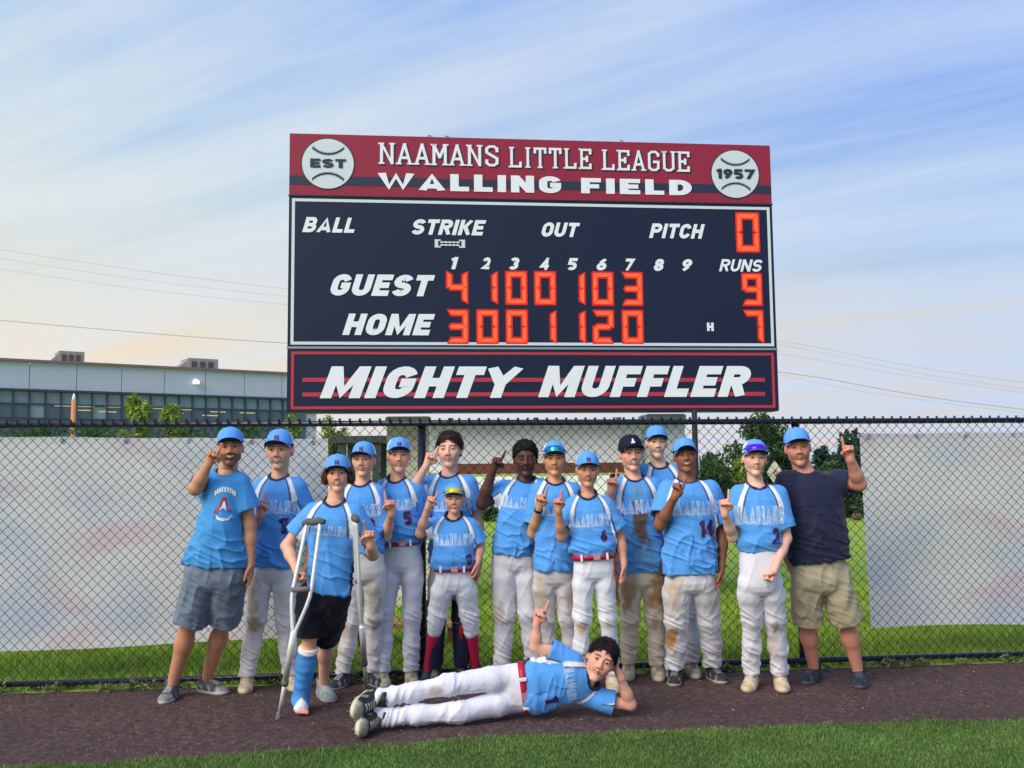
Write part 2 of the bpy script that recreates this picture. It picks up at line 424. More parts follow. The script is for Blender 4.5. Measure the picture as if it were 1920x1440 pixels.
def glyph(ch, t):
    """centre lines of heavy sans capitals on a cell of height 1; returns width and poly lines (points, closed)"""
    h = t / 2; w = .72; A = _arc; L, R, T, B, Mi = h, w - h, 1 - h, h, .5; rx = (R - L) / 2; cx = (L + R) / 2
    ring = lambda: [(A(cx, T - rx, rx, rx, 90, 0, 6) + A(cx, B + rx, rx, rx, 0, -90, 6) + A(cx, B + rx, rx, rx, -90, -180, 6) + A(cx, T - rx, rx, rx, 180, 90, 6)[:-1], True)]
    q = (T - Mi) / 2
    G = {
        'A': (.84, [([(h * .9, 0), (.42, 1.0 - h * .2), (.84 - h * .9, 0)], False), ([(.2, .26), (.64, .26)], False)]),
        'B': (w, [([(L, 0), (L, 1)], False), ([(L, T), (cx + .04, T)] + A(cx + .06, T - q, rx - .08, q, 90, -90) + [(L, Mi)], False), ([(L, B), (cx + .04, B)] + A(cx + .06, B + q, rx - .04, q, -90, 90)[:] + [(L, Mi + .001)], False)]),
        'C': (w, [(A(cx, T - rx, rx, rx, 10, 180, 8) + A(cx, B + rx, rx, rx, 180, 350, 8), False)]),
        'D': (w, [([(L, 0), (L, 1)], False), ([(L, T), (cx - .05, T)] + A(cx - .05, .5, R - cx + .05, T - .5, 90, -90, 12) + [(L, B)], False)]),
        'E': (.64, [([(L, 0), (L, 1)], False), ([(L, T), (.64, T)], False), ([(L, B), (.64, B)], False), ([(L, Mi), (.58, Mi)], False)]),
        'F': (.62, [([(L, 0), (L, 1)], False), ([(L, T), (.62, T)], False), ([(L, Mi - .03), (.56, Mi - .03)], False)]),
        'G': (w, [(A(cx, T - rx, rx, rx, 15, 180, 8) + A(cx, B + rx, rx, rx, 180, 360, 9) + [(R, Mi - .02), (cx, Mi - .02)], False)]),
        'H': (w, [([(L, 0), (L, 1)], False), ([(R, 0), (R, 1)], False), ([(L, Mi), (R, Mi)], False)]),
        'I': (t, [([(h, 0), (h, 1)], False)]),
        'K': (w, [([(L, 0), (L, 1)], False), ([(R + .01, 1), (L + h, .42)], False), ([(L + h * 1.6, .58), (R + .02, 0)], False)]),
        'L': (.6, [([(L, 0), (L, 1)], False), ([(L, B), (.6, B)], False)]),
        'M': (.95, [([(L, 0), (L, 1)], False), ([(.95 - h, 0), (.95 - h, 1)], False), ([(L + .02, 1 - .05), (.475, .12), (.95 - h - .02, 1 - .05)], False)]),
        'N': (w + .03, [([(L, 0), (L, 1)], False), ([(R + .03, 0), (R + .03, 1)], False), ([(L, .95), (R + .03, .05)], False)]),
        'O': (w, ring()),
        'P': (w, [([(L, 0), (L, 1)], False), ([(L, T), (cx, T)] + A(cx + .03, T - q * 1.05, rx - .03, q * 1.05, 90, -90) + [(L, T - q * 2.1)], False)]),
        'R': (w, [([(L, 0), (L, 1)], False), ([(L, T), (cx, T)] + A(cx + .03, T - q, rx - .03, q, 90, -90) + [(L, Mi)], False), ([(cx, Mi), (R + .01, 0)], False)]),
        'S': (w, [(A(cx, T - q, rx, q, 15, 90, 5) + A(cx, T - q, rx, q, 90, 250, 8) + A(cx, B + q, rx, q, 70, -90, 8) + A(cx, B + q, rx, q, -90, -165, 5), False)]),
        'T': (.68, [([(0, T), (.68, T)], False), ([(.34, 0), (.34, 1)], False)]),
        'U': (w, [([(L, 1)] + A(cx, B + rx, rx, rx, 180, 360, 10) + [(R, 1)], False)]),
        'W': (1.12, [([(h * .8, 1), (.34, .06), (.56, .92), (.78, .06), (1.12 - h * .8, 1)], False)]),
        'Y': (.76, [([(.06, 1), (.38, .45), (.70, 1)], False), ([(.38, .5), (.38, 0)], False)]),
        '1': (.42, [([(.30, 0), (.30, 1)], False), ([(.30, T), (.05, T - .12)], False)]),
        '2': (.66, [(A(.33, T - .22, .33 - h, .22, 170, 0, 8) + [(.5, .42), (h, B), (.66, B)], False)]),
        '3': (.66, [(A(.33, T - q, .33 - h, q, 155, -90, 9), False), (A(.33, B + q, .33 - h, q, 90, -155, 9), False)]),
        '4': (.72, [([(.5, 0), (.5, 1)], False), ([(.5, 1 - h), (.08, .3), (.72, .3)], False)]),
        '5': (.66, [([(.62, T), (h + .02, T), (h, .56)] + A(.33, .33, .33 - h, .33 - h * .9, 100, -150, 9), False)]),
        '6': (.66, [([(.5, 1 - h * .5), (.2, .62)], False), (A(.33, .33, .33 - h, .33 - h, 0, 350, 12), True)]),
        '7': (.66, [([(0, T), (.6, T), (.24, 0)], False)]),
        '8': (.66, [(A(.33, T - q + .01, .30 - h, q, 0, 345, 11), True), (A(.33, B + q, .33 - h, q, 0, 345, 11), True)]),
        '9': (.66, [([(.16, h * .5), (.46, .38)], False), (A(.33, .67, .33 - h, .33 - h, 0, 350, 12), True)]),
    }
    return G[ch]


def ribbon(pts, t, closed):
    P_ = np.array(pts, float); n = len(P_); V = []
    for i in range(n):
        a = P_[i - 1] if (i or closed) else None; b = P_[(i + 1) % n] if (i < n - 1 or closed) else None
        d1 = nrm(P_[i] - a) if a is not None else nrm(b - P_[i]); d2 = nrm(b - P_[i]) if b is not None else d1
        m = nrm(d1 + d2); nn = np.array([-m[1], m[0]]); k = min(1.9, 1 / max(.3, m @ d1))
        V += [P_[i] + nn * t / 2 * k, P_[i] - nn * t / 2 * k]
    Q = [(2 * i, 2 * i + 1, 2 * i + 3, 2 * i + 2) for i in range(n - 1)]
    if closed: Q.append((2 * n - 2, 2 * n - 1, 1, 0))
    return V, Q


def heavy_word(word, t=.25, shear=0.0, gap=.1, wide=1.0):
    """heavy sans letters; the strokes of a letter lie a hair behind each other"""
    V = []; Pq = []; x = 0.0
    for ch in word:
        if ch == ' ': x += .35; continue
        w, lines = glyph(ch, t)
        for li, (pts, cl) in enumerate(lines):
            vs, qs = ribbon(pts, t, cl); b0 = len(V)
            for v in vs:
                yy = min(1.0, max(0.0, v[1])); V.append((x + v[0] + shear * yy, yy, li * .0006))
            Pq += [tuple(i + b0 for i in q) for q in qs]
        x += w + gap
    V = np.array(V); lo = V[:, :2].min(0); hi = V[:, :2].max(0); asp = (hi - lo)[0] / (hi - lo)[1]; V[:, :2] = (V[:, :2] - lo) / (hi - lo)
    return V, Pq, asp

# ------------------------------------------------------------------ materials of the place
M = {}
M['navy_panel'] = mat('navy_panel', srgb(6, 22, 54), 0.42, spec=0.4, var=0.06, varscale=1.5)
M['red_panel'] = mat('red_panel', srgb(142, 30, 58), 0.45, spec=0.4, var=0.05, varscale=1.5)
M['print_white'] = mat('print_white', srgb(226, 232, 240), 0.5, var=0.03, varscale=3)
M['print_grey'] = mat('print_grey', srgb(202, 214, 222), 0.5)
M['print_navy'] = mat('print_navy', srgb(26, 38, 66), 0.5)
M['print_red'] = mat('print_red', srgb(176, 44, 66), 0.5)
M['cabinet'] = mat('cabinet', srgb(40, 46, 60), 0.4, 0.4)
M['alu_trim'] = mat('alu_trim', srgb(150, 160, 170), 0.4, 0.5)
M['led'] = mat('led', srgb(120, 30, 15), 0.5, emit=srgb(255, 100, 46), estr=.66)
M['led_glow'] = mat('led_glow', srgb(80, 8, 10), 0.5, emit=srgb(226, 14, 10), estr=0.55)
M['led_off'] = mat('led_off', srgb(38, 26, 58), 0.5)
M['fence'] = mat('fence_black', srgb(18, 24, 44), 0.35, spec=0.5, bump=0.0005, bscale=90)
M['wire'] = mat('fence_wire', srgb(20, 24, 38), 0.4, spec=0.5)
M['column'] = mat('column', srgb(206, 200, 182), 0.7, var=0.06, varscale=3, bump=0.002)
M['column_grey'] = mat('column_grey', srgb(176, 184, 186), 0.7, var=0.06, varscale=3, bump=0.002)
M['white_sheet'] = mat('white_sheet', srgb(226, 228, 226), 0.6, var=0.04, varscale=2)
M['timber'] = mat('timber', srgb(104, 60, 44), 0.8, var=0.35, varscale=7, bump=0.004, bscale=20)
M['board_wood'] = mat('board_wood', srgb(176, 140, 86), 0.8, var=0.2, varscale=9, bump=0.002)
M['metal_clad'] = mat('metal_clad', srgb(178, 184, 206), 0.45, 0.0, var=0.03, varscale=0.15)
M['parapet'] = mat('parapet', srgb(128, 102, 112), 0.6)
M['mullion'] = mat('mullion', srgb(46, 62, 78), 0.5)
M['glass_a'] = mat('glass_upper', srgb(96, 122, 136), 0.12, spec=0.8, var=0.12, varscale=0.35)
M['glass_b'] = mat('glass_lower', srgb(58, 80, 98), 0.12, spec=0.8, var=0.2, varscale=0.3)
M['glass_c'] = mat('glass_blind', srgb(128, 148, 160), 0.3, spec=0.6)
M['unit'] = mat('roof_unit', srgb(150, 142, 134), 0.6, var=0.1, varscale=2)
M['unit_dark'] = mat('roof_unit_grille', srgb(78, 76, 78), 0.6)
M['orange'] = mat('orange_plastic', srgb(196, 132, 84), 0.6, var=0.05)
M['cable'] = mat('cable', srgb(176, 170, 168), 0.7)
M['pole_dark'] = mat('pole_dark', srgb(44, 44, 58), 0.5, 0.3)
M['lamp'] = mat('lamp_white', srgb(250, 250, 250), 0.5, emit=(1.0, 0.98, 0.9), estr=0.4)
M['bark'] = mat('bark', srgb(92, 74, 58), 0.9, var=0.2, bump=0.01, bscale=15)
M['kiosk'] = mat('kiosk_dark', srgb(52, 64, 66), 0.6)


def ground_material(name, cols, scale, bumpd, bumps, rough=0.9, speck=None, patch=None):
    m = bpy.data.materials.new(name); m.use_nodes = True; n = NT(m.node_tree); m.node_tree.nodes.clear()
    g = n.node('ShaderNodeNewGeometry').outputs['Position']
    a = n.noise(g, scale, 6, 0.65); c = n.ramp(a, [(0.3, cols[0]), (0.5, cols[1]), (0.7, cols[2])])
    b = n.noise(g, 0.9, 4, 0.6)
    c = n.mix(n.ramp(b, [(0.35, 0.0), (0.7, 0.7)]), c, cols[3])
    if speck:
        v = n.node('ShaderNodeTexVoronoi', feature='F1', inp={'Vector': g, 'Scale': 70.0})
        k = n.ramp(v.outputs['Distance'], [(0.12, 1.0), (0.2, 0.0)])
        k2 = n.ramp(n.noise(g, 45.0, 2), [(0.62, 0.0), (0.68, 1.0)])
        c = n.mix(n.math('MULTIPLY', k, k2), c, speck)
    if patch:
        k = n.ramp(n.noise(n.mapping(g, scale=(1, 2.4, 1)), 2.2, 5, 0.7), [(0.60, 0.0), (0.72, 0.85)])
        c = n.mix(k, c, patch)
    p = n.node('ShaderNodeBsdfPrincipled', inp={'Base Color': c, 'Roughness': rough, 'Specular IOR Level': 0.25})
    h = n.math('ADD', n.noise(g, bumps, 5, 0.7), n.math('MULTIPLY', n.noise(g, bumps * 0.12, 3, 0.6), 2.0))
    bm = n.node('ShaderNodeBump', inp={'Strength': 0.9, 'Distance': bumpd, 'Height': h})
    n.l.new(bm.outputs[0], p.inputs['Normal'])
    n.node('ShaderNodeOutputMaterial', inp={'Surface': p.outputs[0]})
    return m


M['track'] = ground_material('track_cinder', [srgb(60, 45, 44), srgb(94, 74, 72), srgb(126, 104, 102), srgb(78, 60, 60)], 30.0, 0.022, 60.0,
                             speck=srgb(150, 134, 128), patch=srgb(70, 46, 46))
M['lawn'] = ground_material('lawn', [srgb(100, 134, 40), srgb(138, 168, 56), srgb(166, 188, 80), srgb(150, 178, 66)], 6.0, 0.02, 30.0)
M['turf'] = ground_material('turf', [srgb(52, 82, 36), srgb(70, 104, 44), srgb(92, 124, 58), srgb(74, 104, 50)], 22.0, 0.02, 60.0)


def leafmat(name, c1, c2, c3, rough=0.6, trans=0.3, scale=1.2):
    m = bpy.data.materials.new(name); m.use_nodes = True; n = NT(m.node_tree); m.node_tree.nodes.clear()
    g = n.node('ShaderNodeNewGeometry')
    r = n.ramp(g.outputs['Random Per Island'], [(0.0, c1), (0.5, c2), (1.0, c3)])
    k = n.ramp(n.noise(g.outputs['Position'], scale, 3), [(0.3, (0.72,) * 3), (0.7, (1.25,) * 3)])
    c = n.mix(1.0, r, k, 'MULTIPLY')
    p = n.node('ShaderNodeBsdfPrincipled', inp={'Base Color': c, 'Roughness': rough, 'Specular IOR Level': 0.3})
    t = n.node('ShaderNodeBsdfTranslucent', inp={'Color': c})
    s = n.node('ShaderNodeMixShader', inp={0: trans, 1: p.outputs[0], 2: t.outputs[0]})
    n.node('ShaderNodeOutputMaterial', inp={'Surface': s.outputs[0]})
    return m


M['blade_front'] = leafmat('grass_blade_front', srgb(74, 108, 48), srgb(102, 140, 64), srgb(156, 170, 106), trans=0.35, scale=2.0)
M['blade_field'] = leafmat('grass_blade_field', srgb(122, 154, 38), srgb(152, 180, 54), srgb(184, 200, 96), trans=0.4)
M['leaf_tree'] = leafmat('leaf_tree', srgb(40, 70, 42), srgb(58, 92, 50), srgb(96, 124, 58), scale=0.8)
M['leaf_dark'] = leafmat('leaf_dark', srgb(26, 56, 44), srgb(36, 72, 52), srgb(60, 98, 62), scale=0.8)
M['leaf_lime'] = leafmat('leaf_lime', srgb(92, 120, 48), srgb(124, 150, 62), srgb(160, 176, 92), scale=0.8)
M['weed'] = leafmat('weed', srgb(70, 92, 46), srgb(104, 120, 70), srgb(156, 160, 122))
M['pebble'] = leafmat('pebble', srgb(76, 58, 58), srgb(100, 80, 78), srgb(166, 148, 140), trans=0.0, rough=0.9)

# ------------------------------------------------------------------ ground
def sheet(name, corners, z, m, kind='structure', nx=1, ny=1):
    V = [(x, y, z) for x, y in corners]
    o = link(name, mesh_np(name, V, [tuple(range(len(V)))]), m); return tag(o, kind=kind)


FA = math.atan(0.098)                                        # the fence runs at this angle
def fy(x): return 7.19 + 0.098 * x                           # depth of the fence line at x
sheet('ground', [(-900, -300), (900, -300), (900, 1500), (-900, 1500)], 0.0, M['lawn'])
def track():
    """cinder track: a fine uneven middle part, flat beyond it"""
    nx, ny = 560, 190; xs = np.linspace(-5.6, 5.6, nx); V = []
    X, Tt = np.meshgrid(xs, np.linspace(0, 1, ny)); Yy = 3.6 + (fy(X) - .06 - 3.6) * Tt
    P_ = np.stack([X.ravel(), Yy.ravel(), 0 * X.ravel()], 1)
    h = .0055 * vn(P_ * 9, 1) + .0055 * vn(P_ * 24, 2) + .004 * vn(P_ * 55, 3) + .006 * np.maximum(0, vn(P_ * [4, 7, 0] + 9, 4) - .55) - .011 * np.maximum(0, vn(P_ * [6, 10, 0] + 3, 6) - .72) / .28
    ed = np.minimum(1, np.minimum(5.6 - np.abs(P_[:, 0]), 3) * 5) * np.minimum(1, (1 - Tt.ravel()) * 12) * np.minimum(1, Tt.ravel() * 12)
    P_[:, 2] = .004 + np.maximum(h, 0) * ed
    i = (np.arange(ny - 1)[:, None] * nx + np.arange(nx - 1)[None]).ravel()
    V = np.concatenate([P_, [(-30, fy(-30) - .06, .004), (-30, 1, .004), (-5.6, 1, .004), (-5.6, fy(-5.6) - .06, .004), (30, fy(30) - .06, .004), (30, 1, .004), (5.6, 1, .004), (5.6, fy(5.6) - .06, .004), (-5.6, 3.6, .004), (5.6, 3.6, .004)]])
    b = len(P_); Fc = [tuple(q) for q in np.stack([i, i + 1, i + nx + 1, i + nx], 1).tolist()] + [(b, b + 1, b + 2, b + 8, b + 3), (b + 4, b + 7, b + 9, b + 6, b + 5), (b + 2, b + 6, b + 9, b + 8)]
    tag(link('warning_track', mesh_np('warning_track', V, Fc, True), M['track']), kind='structure')
track()
front = [gnd(x, y + 12) for x, y in ((-250, 1466), (0, 1442), (200, 1428), (420, 1412), (640, 1399), (820, 1386), (960, 1376), (1150, 1370), (1400, 1362), (1640, 1355), (1866, 1346), (2200, 1338))]
fpts = [(-30, front[0][1] - 1.2)] + [(p[0], p[1]) for p in front] + [(30, front[-1][1] + 1.0)]
sheet('infield_grass', [(-30, -8)] + [(30, -8)] + fpts[::-1], 0.017, M['turf'])
FX = np.array([p[0] for p in fpts]); FYY = np.array([p[1] for p in fpts])


def blades(name, pts, hmin, hmax, w, m, lean=0.5, seed=1):
    r = np.random.RandomState(seed); n = len(pts)
    h = r.uniform(hmin, hmax, n); a = r.uniform(0, 2 * np.pi, n); b = r.uniform(0, 2 * np.pi, n); ln = r.uniform(0, lean, n) * h
    s = np.stack([np.cos(a), np.sin(a), 0 * a], 1) * (w * r.uniform(.6, 1.4, n))[:, None] / 2
    le = np.stack([np.cos(b) * ln, np.sin(b) * ln, 0 * b], 1); up = np.stack([0 * h, 0 * h, h], 1)
    V = np.stack([pts - s, pts + s, pts + s * .8 + le * .35 + up * .55, pts - s * .8 + le * .35 + up * .55, pts + le + up], 1).reshape(-1, 3)
    i = np.arange(n)[:, None] * 5
    T = np.concatenate([i + [[0, 1, 2]], i + [[0, 2, 3]], i + [[3, 2, 4]]])
    return tag(link(name, mesh_np(name, V, T), m), kind='stuff')


rs = np.random.RandomState(3)
def scatter(n, x0, x1, y0, y1): return np.stack([rs.uniform(x0, x1, n), rs.uniform(y0, y1, n), np.zeros(n)], 1)


P = scatter(300000, -3.9, 3.9, 4.2, 6.0)
edge = np.interp(P[:, 0], FX, FYY) + 0.09 * (vn(P * [7, 7, 0] + 3, 5) - 0.5) + 0.30 * np.maximum(0, vn(P * [1.7, 3, 0], 9) - 0.62)
P = P[(P[:, 1] < edge + rs.exponential(0.018, len(P)))]
P = P[P[:, 1] > 4.45 + 0.0 * P[:, 0]]; P[:, 2] = 0.012
o = blades('grass', P, 0.010, 0.028, 0.0042, M['blade_front'], 1.2, 2); tag(o, 'short mown green grass along the front edge of the track', 'grass')
P = scatter(90000, -5.5, 6.0, 6.6, 13.0); P = P[(P[:, 1] > fy(P[:, 0]) + 0.02)]
k = rs.rand(len(P)) < np.clip(1.6 - (P[:, 1] - 7) * 0.2, .25, 1); P = P[k]
o = blades('grass', P, 0.03, 0.085, 0.009, M['blade_field'], 0.7, 4); tag(o, 'bright yellow green grass of the field behind the fence', 'grass')


def leafcloud(centers, radii, n, size, seed=0, up=0.0, flat=0.6, cup=False):
    r = np.random.RandomState(seed); V = []
    cs = np.array(centers); rd = np.array(radii); vol = rd.prod(1); pr = vol / vol.sum()
    k = r.choice(len(cs), n, p=pr); d = r.normal(size=(n, 3)); d /= np.linalg.norm(d, axis=1)[:, None]
    rad = r.rand(n) ** 0.45
    p = cs[k] + d * rd[k] * rad[:, None]
    nn = r.normal(size=(n, 3)) + d * 0.8; nn[:, 2] += up; nn /= np.linalg.norm(nn, axis=1)[:, None]
    t = np.cross(nn, r.normal(size=(n, 3))); t /= np.linalg.norm(t, axis=1)[:, None]; b = np.cross(nn, t)
    s = size * r.uniform(.6, 1.3, n)[:, None]
    V = np.stack([p - t * s, p + b * s * flat * .5, p + t * s, p - b * s * flat * .5], 1).reshape(-1, 3)
    return V, (np.arange(n)[:, None] * 4 + [[0, 1, 2, 3]])


# weeds and dead leaves along the foot of the fence
r = random.Random(5); V = []; Q = []
cs = []; rd = []
for i in range(240):
    x = r.uniform(-5, 6); cs.append((x, fy(x) - 0.02 + r.uniform(-.10, .16), 0.02)); q = r.uniform(.02, .06); rd.append((q * 1.6, q, q * r.uniform(.4, 1.1)))
V, Q = leafcloud(cs, rd, 9000, 0.018, 8, up=0.6, flat=0.7); V[:, 2] = np.abs(V[:, 2]) + 0.006
tag(link('weed', mesh_np('weed', V, Q), M['weed']), 'low weeds and dry leaves under the bottom fence rail', 'weeds', kind='stuff')
# loose cinder stones on the track
n = 9000; P = scatter(n, -4.4, 4.6, 4.8, 7.5); P = P[(P[:, 1] < fy(P[:, 0]) - 0.05) & (P[:, 1] > np.interp(P[:, 0], FX, FYY) - .05)]
n = len(P); s = rs.uniform(.0018, .0062, n) * np.where(rs.rand(n) < .02, 2.0, 1.0)
oct_ = np.array([[1, 0, 0], [-1, 0, 0], [0, 1, 0], [0, -1, 0], [0, 0, 1], [0, 0, -1]], float)
jit = 1 + rs.uniform(-.35, .35, (n, 6, 1)); V = P[:, None, :] + oct_[None] * jit * s[:, None, None] * np.array([1, 1, .6]); V[:, :, 2] += 0.013
T = np.array([[0, 2, 4], [2, 1, 4], [1, 3, 4], [3, 0, 4], [2, 0, 5], [1, 2, 5], [3, 1, 5], [0, 3, 5]])
T = (np.arange(n)[:, None, None] * 6 + T[None]).reshape(-1, 3)
tag(link('gravel', mesh_np('gravel', V.reshape(-1, 3), T), M['pebble']), 'small loose cinder stones on the purplish brown track', 'gravel', kind='stuff')

# ------------------------------------------------------------------ chain link fence
D3 = nrm([1, 0.098, 0]); N3 = np.array([D3[1], -D3[0], 0.0])      # along the fence, and out of it towards the players
fence = empty('chain_link_fence', (0, 7.19, 0), 'long black chain link fence with round rails running behind the players', 'fence')
FO = np.array([0, 7.19, 0.0])
def fp(s, z, off=0.0): return D3 * s + N3 * off + np.array([0, 0, z])
S0, S1 = -5.2, 6.2
MB().tube([fp(S0, 1.86), fp(S1, 1.86)], 0.022, 10).build('top_rail', M['fence'], fence, smooth=True)
MB().tube([fp(S0, 0.055), fp(S1, 0.055)], 0.021, 10).build('bottom_rail', M['fence'], fence, smooth=True)
ps = -0.676
for k in range(-1, 3):
    s = ps + (2.886 if k >= 0 else 3.08) * k
    p_ = MB(); p_.tube([fp(s, -0.3, -.045), fp(s, 1.86, -.045)], 0.031, 12).build('fence_post', M['fence'], fence, smooth=True)
    q = MB()
    q.tube([fp(s, 1.83, -.045), fp(s, 1.87, -.045), fp(s, 1.882, -.045)], [0.034, 0.034, 0.014], 12).build('post_cap', M['fence'], fence, smooth=True)
w = MB(); pitch = 0.0365; nz_ = 49; dz_ = (1.86 - 0.02) / nz_; wr = 0.0030
nw = int((S1 - S0) / pitch)
for i in range(nw):
    s = S0 + i * pitch; ph = 1 if i % 2 else -1; pts = []
    for j in range(nz_ + 1):
        sg = ph * (1 if j % 2 else -1)
        pts.append(fp(s + (pitch / 2 + .0012) * sg, 0.02 + j * dz_, 0.026 + .002 * sg))
    w.tube(pts, wr, 4, False)
    if ph > 0:
        top = pts[-1]
        for d in (-1, 1): w.tube([top, top + D3 * .006 * d + [0, 0, .036]], wr * 1.5, 4, False)
tag(w.build('chain_link_mesh', M['wire'], fence), kind='stuff')
t = MB()
for i in range(28):
    s = S0 + .2 + i * 0.41
    a = [fp(s, 1.86 + .027 * math.sin(q), .027 * math.cos(q)) for q in np.linspace(0, 6.0, 9)]; t.tube(a, .002, 4, False)
tag(t.build('tie_wire', M['fence'], fence), kind='stuff')


# ------------------------------------------------------------------ banners hung behind the fence
def banner_mat():
    m = bpy.data.materials.new('banner_back'); m.use_nodes = True; n = NT(m.node_tree); m.node_tree.nodes.clear()
    tc = n.node('ShaderNodeTexCoord').outputs['Object']
    c = n.mix(n.ramp(n.noise(n.mapping(tc, scale=(.8, 1, 1.1)), 1.3, 2, .4), [(.48, 0.0), (.62, .5)]), srgb(240, 242, 242), srgb(196, 214, 238))
    c = n.mix(n.ramp(n.noise(n.mapping(tc, scale=(.7, 1, 2.0)), 1.6, 2, .5), [(.56, 0.0), (.68, .45)]), c, srgb(236, 204, 216))
    c = n.mix(n.ramp(n.noise(n.mapping(tc, scale=(.5, 1, .8)), 2.3, 2, .5), [(.54, 0.0), (.72, .35)]), c, srgb(222, 234, 222))
    p = n.node('ShaderNodeBsdfPrincipled', inp={'Base Color': c, 'Roughness': 0.55})
    t = n.node('ShaderNodeBsdfTranslucent', inp={'Color': c})
    s = n.node('ShaderNodeMixShader', inp={0: .30, 1: p.outputs[0], 2: t.outputs[0]})
    n.node('ShaderNodeOutputMaterial', inp={'Surface': s.outputs[0]}); return m


M['banner'] = banner_mat()


def banner(x0t, x0b, x1t, x1b, zt0, zt1, zb0, zb1, label):
    nx, nzz = 70, 26; V = []
    for j in range(nzz + 1):
        for i in range(nx + 1):
            u, v = i / nx, j / nzz
            s = (x0b + (x0t - x0b) * v) * (1 - u) + (x1b + (x1t - x1b) * v) * u
            zt = zt0 + (zt1 - zt0) * u - .006 * abs(math.sin(u * math.pi * 4)) ; zb = zb0 + (zb1 - zb0) * u + .012 * math.sin(u * 9)
            z = zb + (zt - zb) * v
            off = -.042 + .005 * math.sin(s * 3.1 + z * 1.3) + .003 * math.sin(s * 8 - z * 3)
            V.append(fp(s, z, off) + FO)
    Q = [(j * (nx + 1) + i, j * (nx + 1) + i + 1, (j + 1) * (nx + 1) + i + 1, (j + 1) * (nx + 1) + i) for j in range(nzz) for i in range(nx)]
    V = np.array(V); b = len(V); V2 = V - N3 * .002
    me = mesh_np('banner', np.concatenate([V, V2]), Q + [tuple(i + b for i in q)[::-1] for q in Q], True)
    o = link('banner', me, M['banner'])
    g_ = MB()
    for k in range(9):
        u = (k + .15) / 8.4; s = x0t + (x1t - x0t) * u; z = zt0 + (zt1 - zt0) * u - .03
        q = [fp(s + .012 * math.cos(a), z + .012 * math.sin(a), -.036) + FO for a in np.linspace(0, 2 * math.pi, 9)]; g_.tube(q, .004, 5, False)
        g_.tube([fp(s, z + .01, -.036) + FO, fp(s + .01, z + .05, 0) + FO], .002, 4)
    tag(g_.build('grommets', M['alu_trim'], o), kind='stuff')
    return tag(o, label, 'banner', 'pale banners hung behind the fence')


def fs(x, y):                          # distance along the fence, and height, of photograph pixel x, y
    d = ray(x, y); t = ((FO - C0) @ N3) / (d @ N3); p = C0 + d * t; return (p - FO) @ D3, p[2]


(a, zt0), (b, zt1) = fs(0, 812), fs(614, 822); (a2, zb0), (b2, zb1) = fs(0, 1226), fs(536, 1200)
banner(-5.1, -5.1, b, b + .02, zt0, zt1, zb0, zb1, 'pale white banner left of the players, behind the fence, its print showing through faintly')
(a, zt0), (b, zt1) = fs(1617, 812), fs(1920, 808); (a2, zb0), (b2, zb1) = fs(1637, 1180), fs(1920, 1172)
banner(a, a2, 6.1, 6.1, zt0, zt1, zb0, zb1, 'pale white banner right of the man in the navy shirt, behind the fence')

# ------------------------------------------------------------------ scoreboard
BD = nrm([1, 0.103, 0]); BN = np.array([BD[1], -BD[0], 0.0]); BO = np.array([0.2, 10.5, 0.0]); BO[1] += 0.103 * .2


def bp(x, y, off=0.0):                 # point of the board face seen at photograph pixel x, y, in board coordinates
    d = ray(x, y); o_ = BO + BN * off; t = ((o_ - C0) @ BN) / (d @ BN); p = C0 + d * t - BO
    return np.array([p @ BD, p[2]])


sb = empty('scoreboard', BO, 'large navy and red electric scoreboard with lit orange digits above the fence', 'scoreboard', rz=math.atan(0.103))
# local axes of the empty: x along the board, -y towards the camera, z up


def L3(uv, off): return (uv[0], -off, uv[1])


def bpoly(name, pts, off, thick, m, parent=sb):
    """flat plate with thickness, front face at off"""
    n = len(pts); V = [(p[0], -off, p[1]) for p in pts] + [(p[0], -off + thick, p[1]) for p in pts]
    Fc = [tuple(range(n)), tuple(range(n, 2 * n))[::-1]] + [(i, i + n, (i + 1) % n + n, (i + 1) % n) for i in range(n)]
    return link(name, mesh_np(name, V, Fc), m, parent)


def corner(x0, y0, x1, y1):
    a = bp(x0, y0); b = bp(x1, y1); return a[0], a[1], b[0], b[1]


UL, VT = bp(541, 249); UR, VB = bp(1462, 770); _, V1 = bp(541, 368); _, V2 = bp(539, 654)
_, V1b = bp(1446, 383)
V1 = (V1 + V1b) / 2; V2 = (V2 + bp(1458, 653)[1]) / 2; VT = (VT + bp(1443, 273)[1]) / 2; VB = (bp(539, 774)[1] + VB) / 2
UL = (UL + bp(539, 770)[0]) / 2; UR = (bp(1443, 273)[0] + UR) / 2
rect = lambda u0, v0, u1, v1: [(u0, v0), (u1, v0), (u1, v1), (u0, v1)]
MB().box(((UL + UR) / 2, .15, (VT + VB) / 2), (UR - UL, .26, VT - VB)).build('cabinet', M['cabinet'], sb)
bpoly('header_panel', rect(UL + .004, V1 + .012, UR - .004, VT - .004), 0.004, .024, M['red_panel'])
bpoly('main_panel', rect(UL + .004, V2 + .014, UR - .004, V1 - .006), 0.002, .022, M['navy_panel'])
bpoly('sponsor_panel', rect(UL + .004, VB + .004, UR - .004, V2 - .012), 0.004, .024, M['navy_panel'])
bpoly('seam_trim', rect(UL - .004, V2 - .010, UR + .004, V2 + .012), 0.012, .03, M['alu_trim'])
bpoly('seam_trim', rect(UL - .004, V1 - .004, UR + .004, V1 + .010), 0.010, .03, M['cabinet'])
# stripe of the header
_, sa = bp(541, 329); _, sb_ = bp(541, 346)
bpoly('header_stripe', rect(UL + .006, sb_ , UR - .006, sa), 0.007, .003, M['print_navy'])


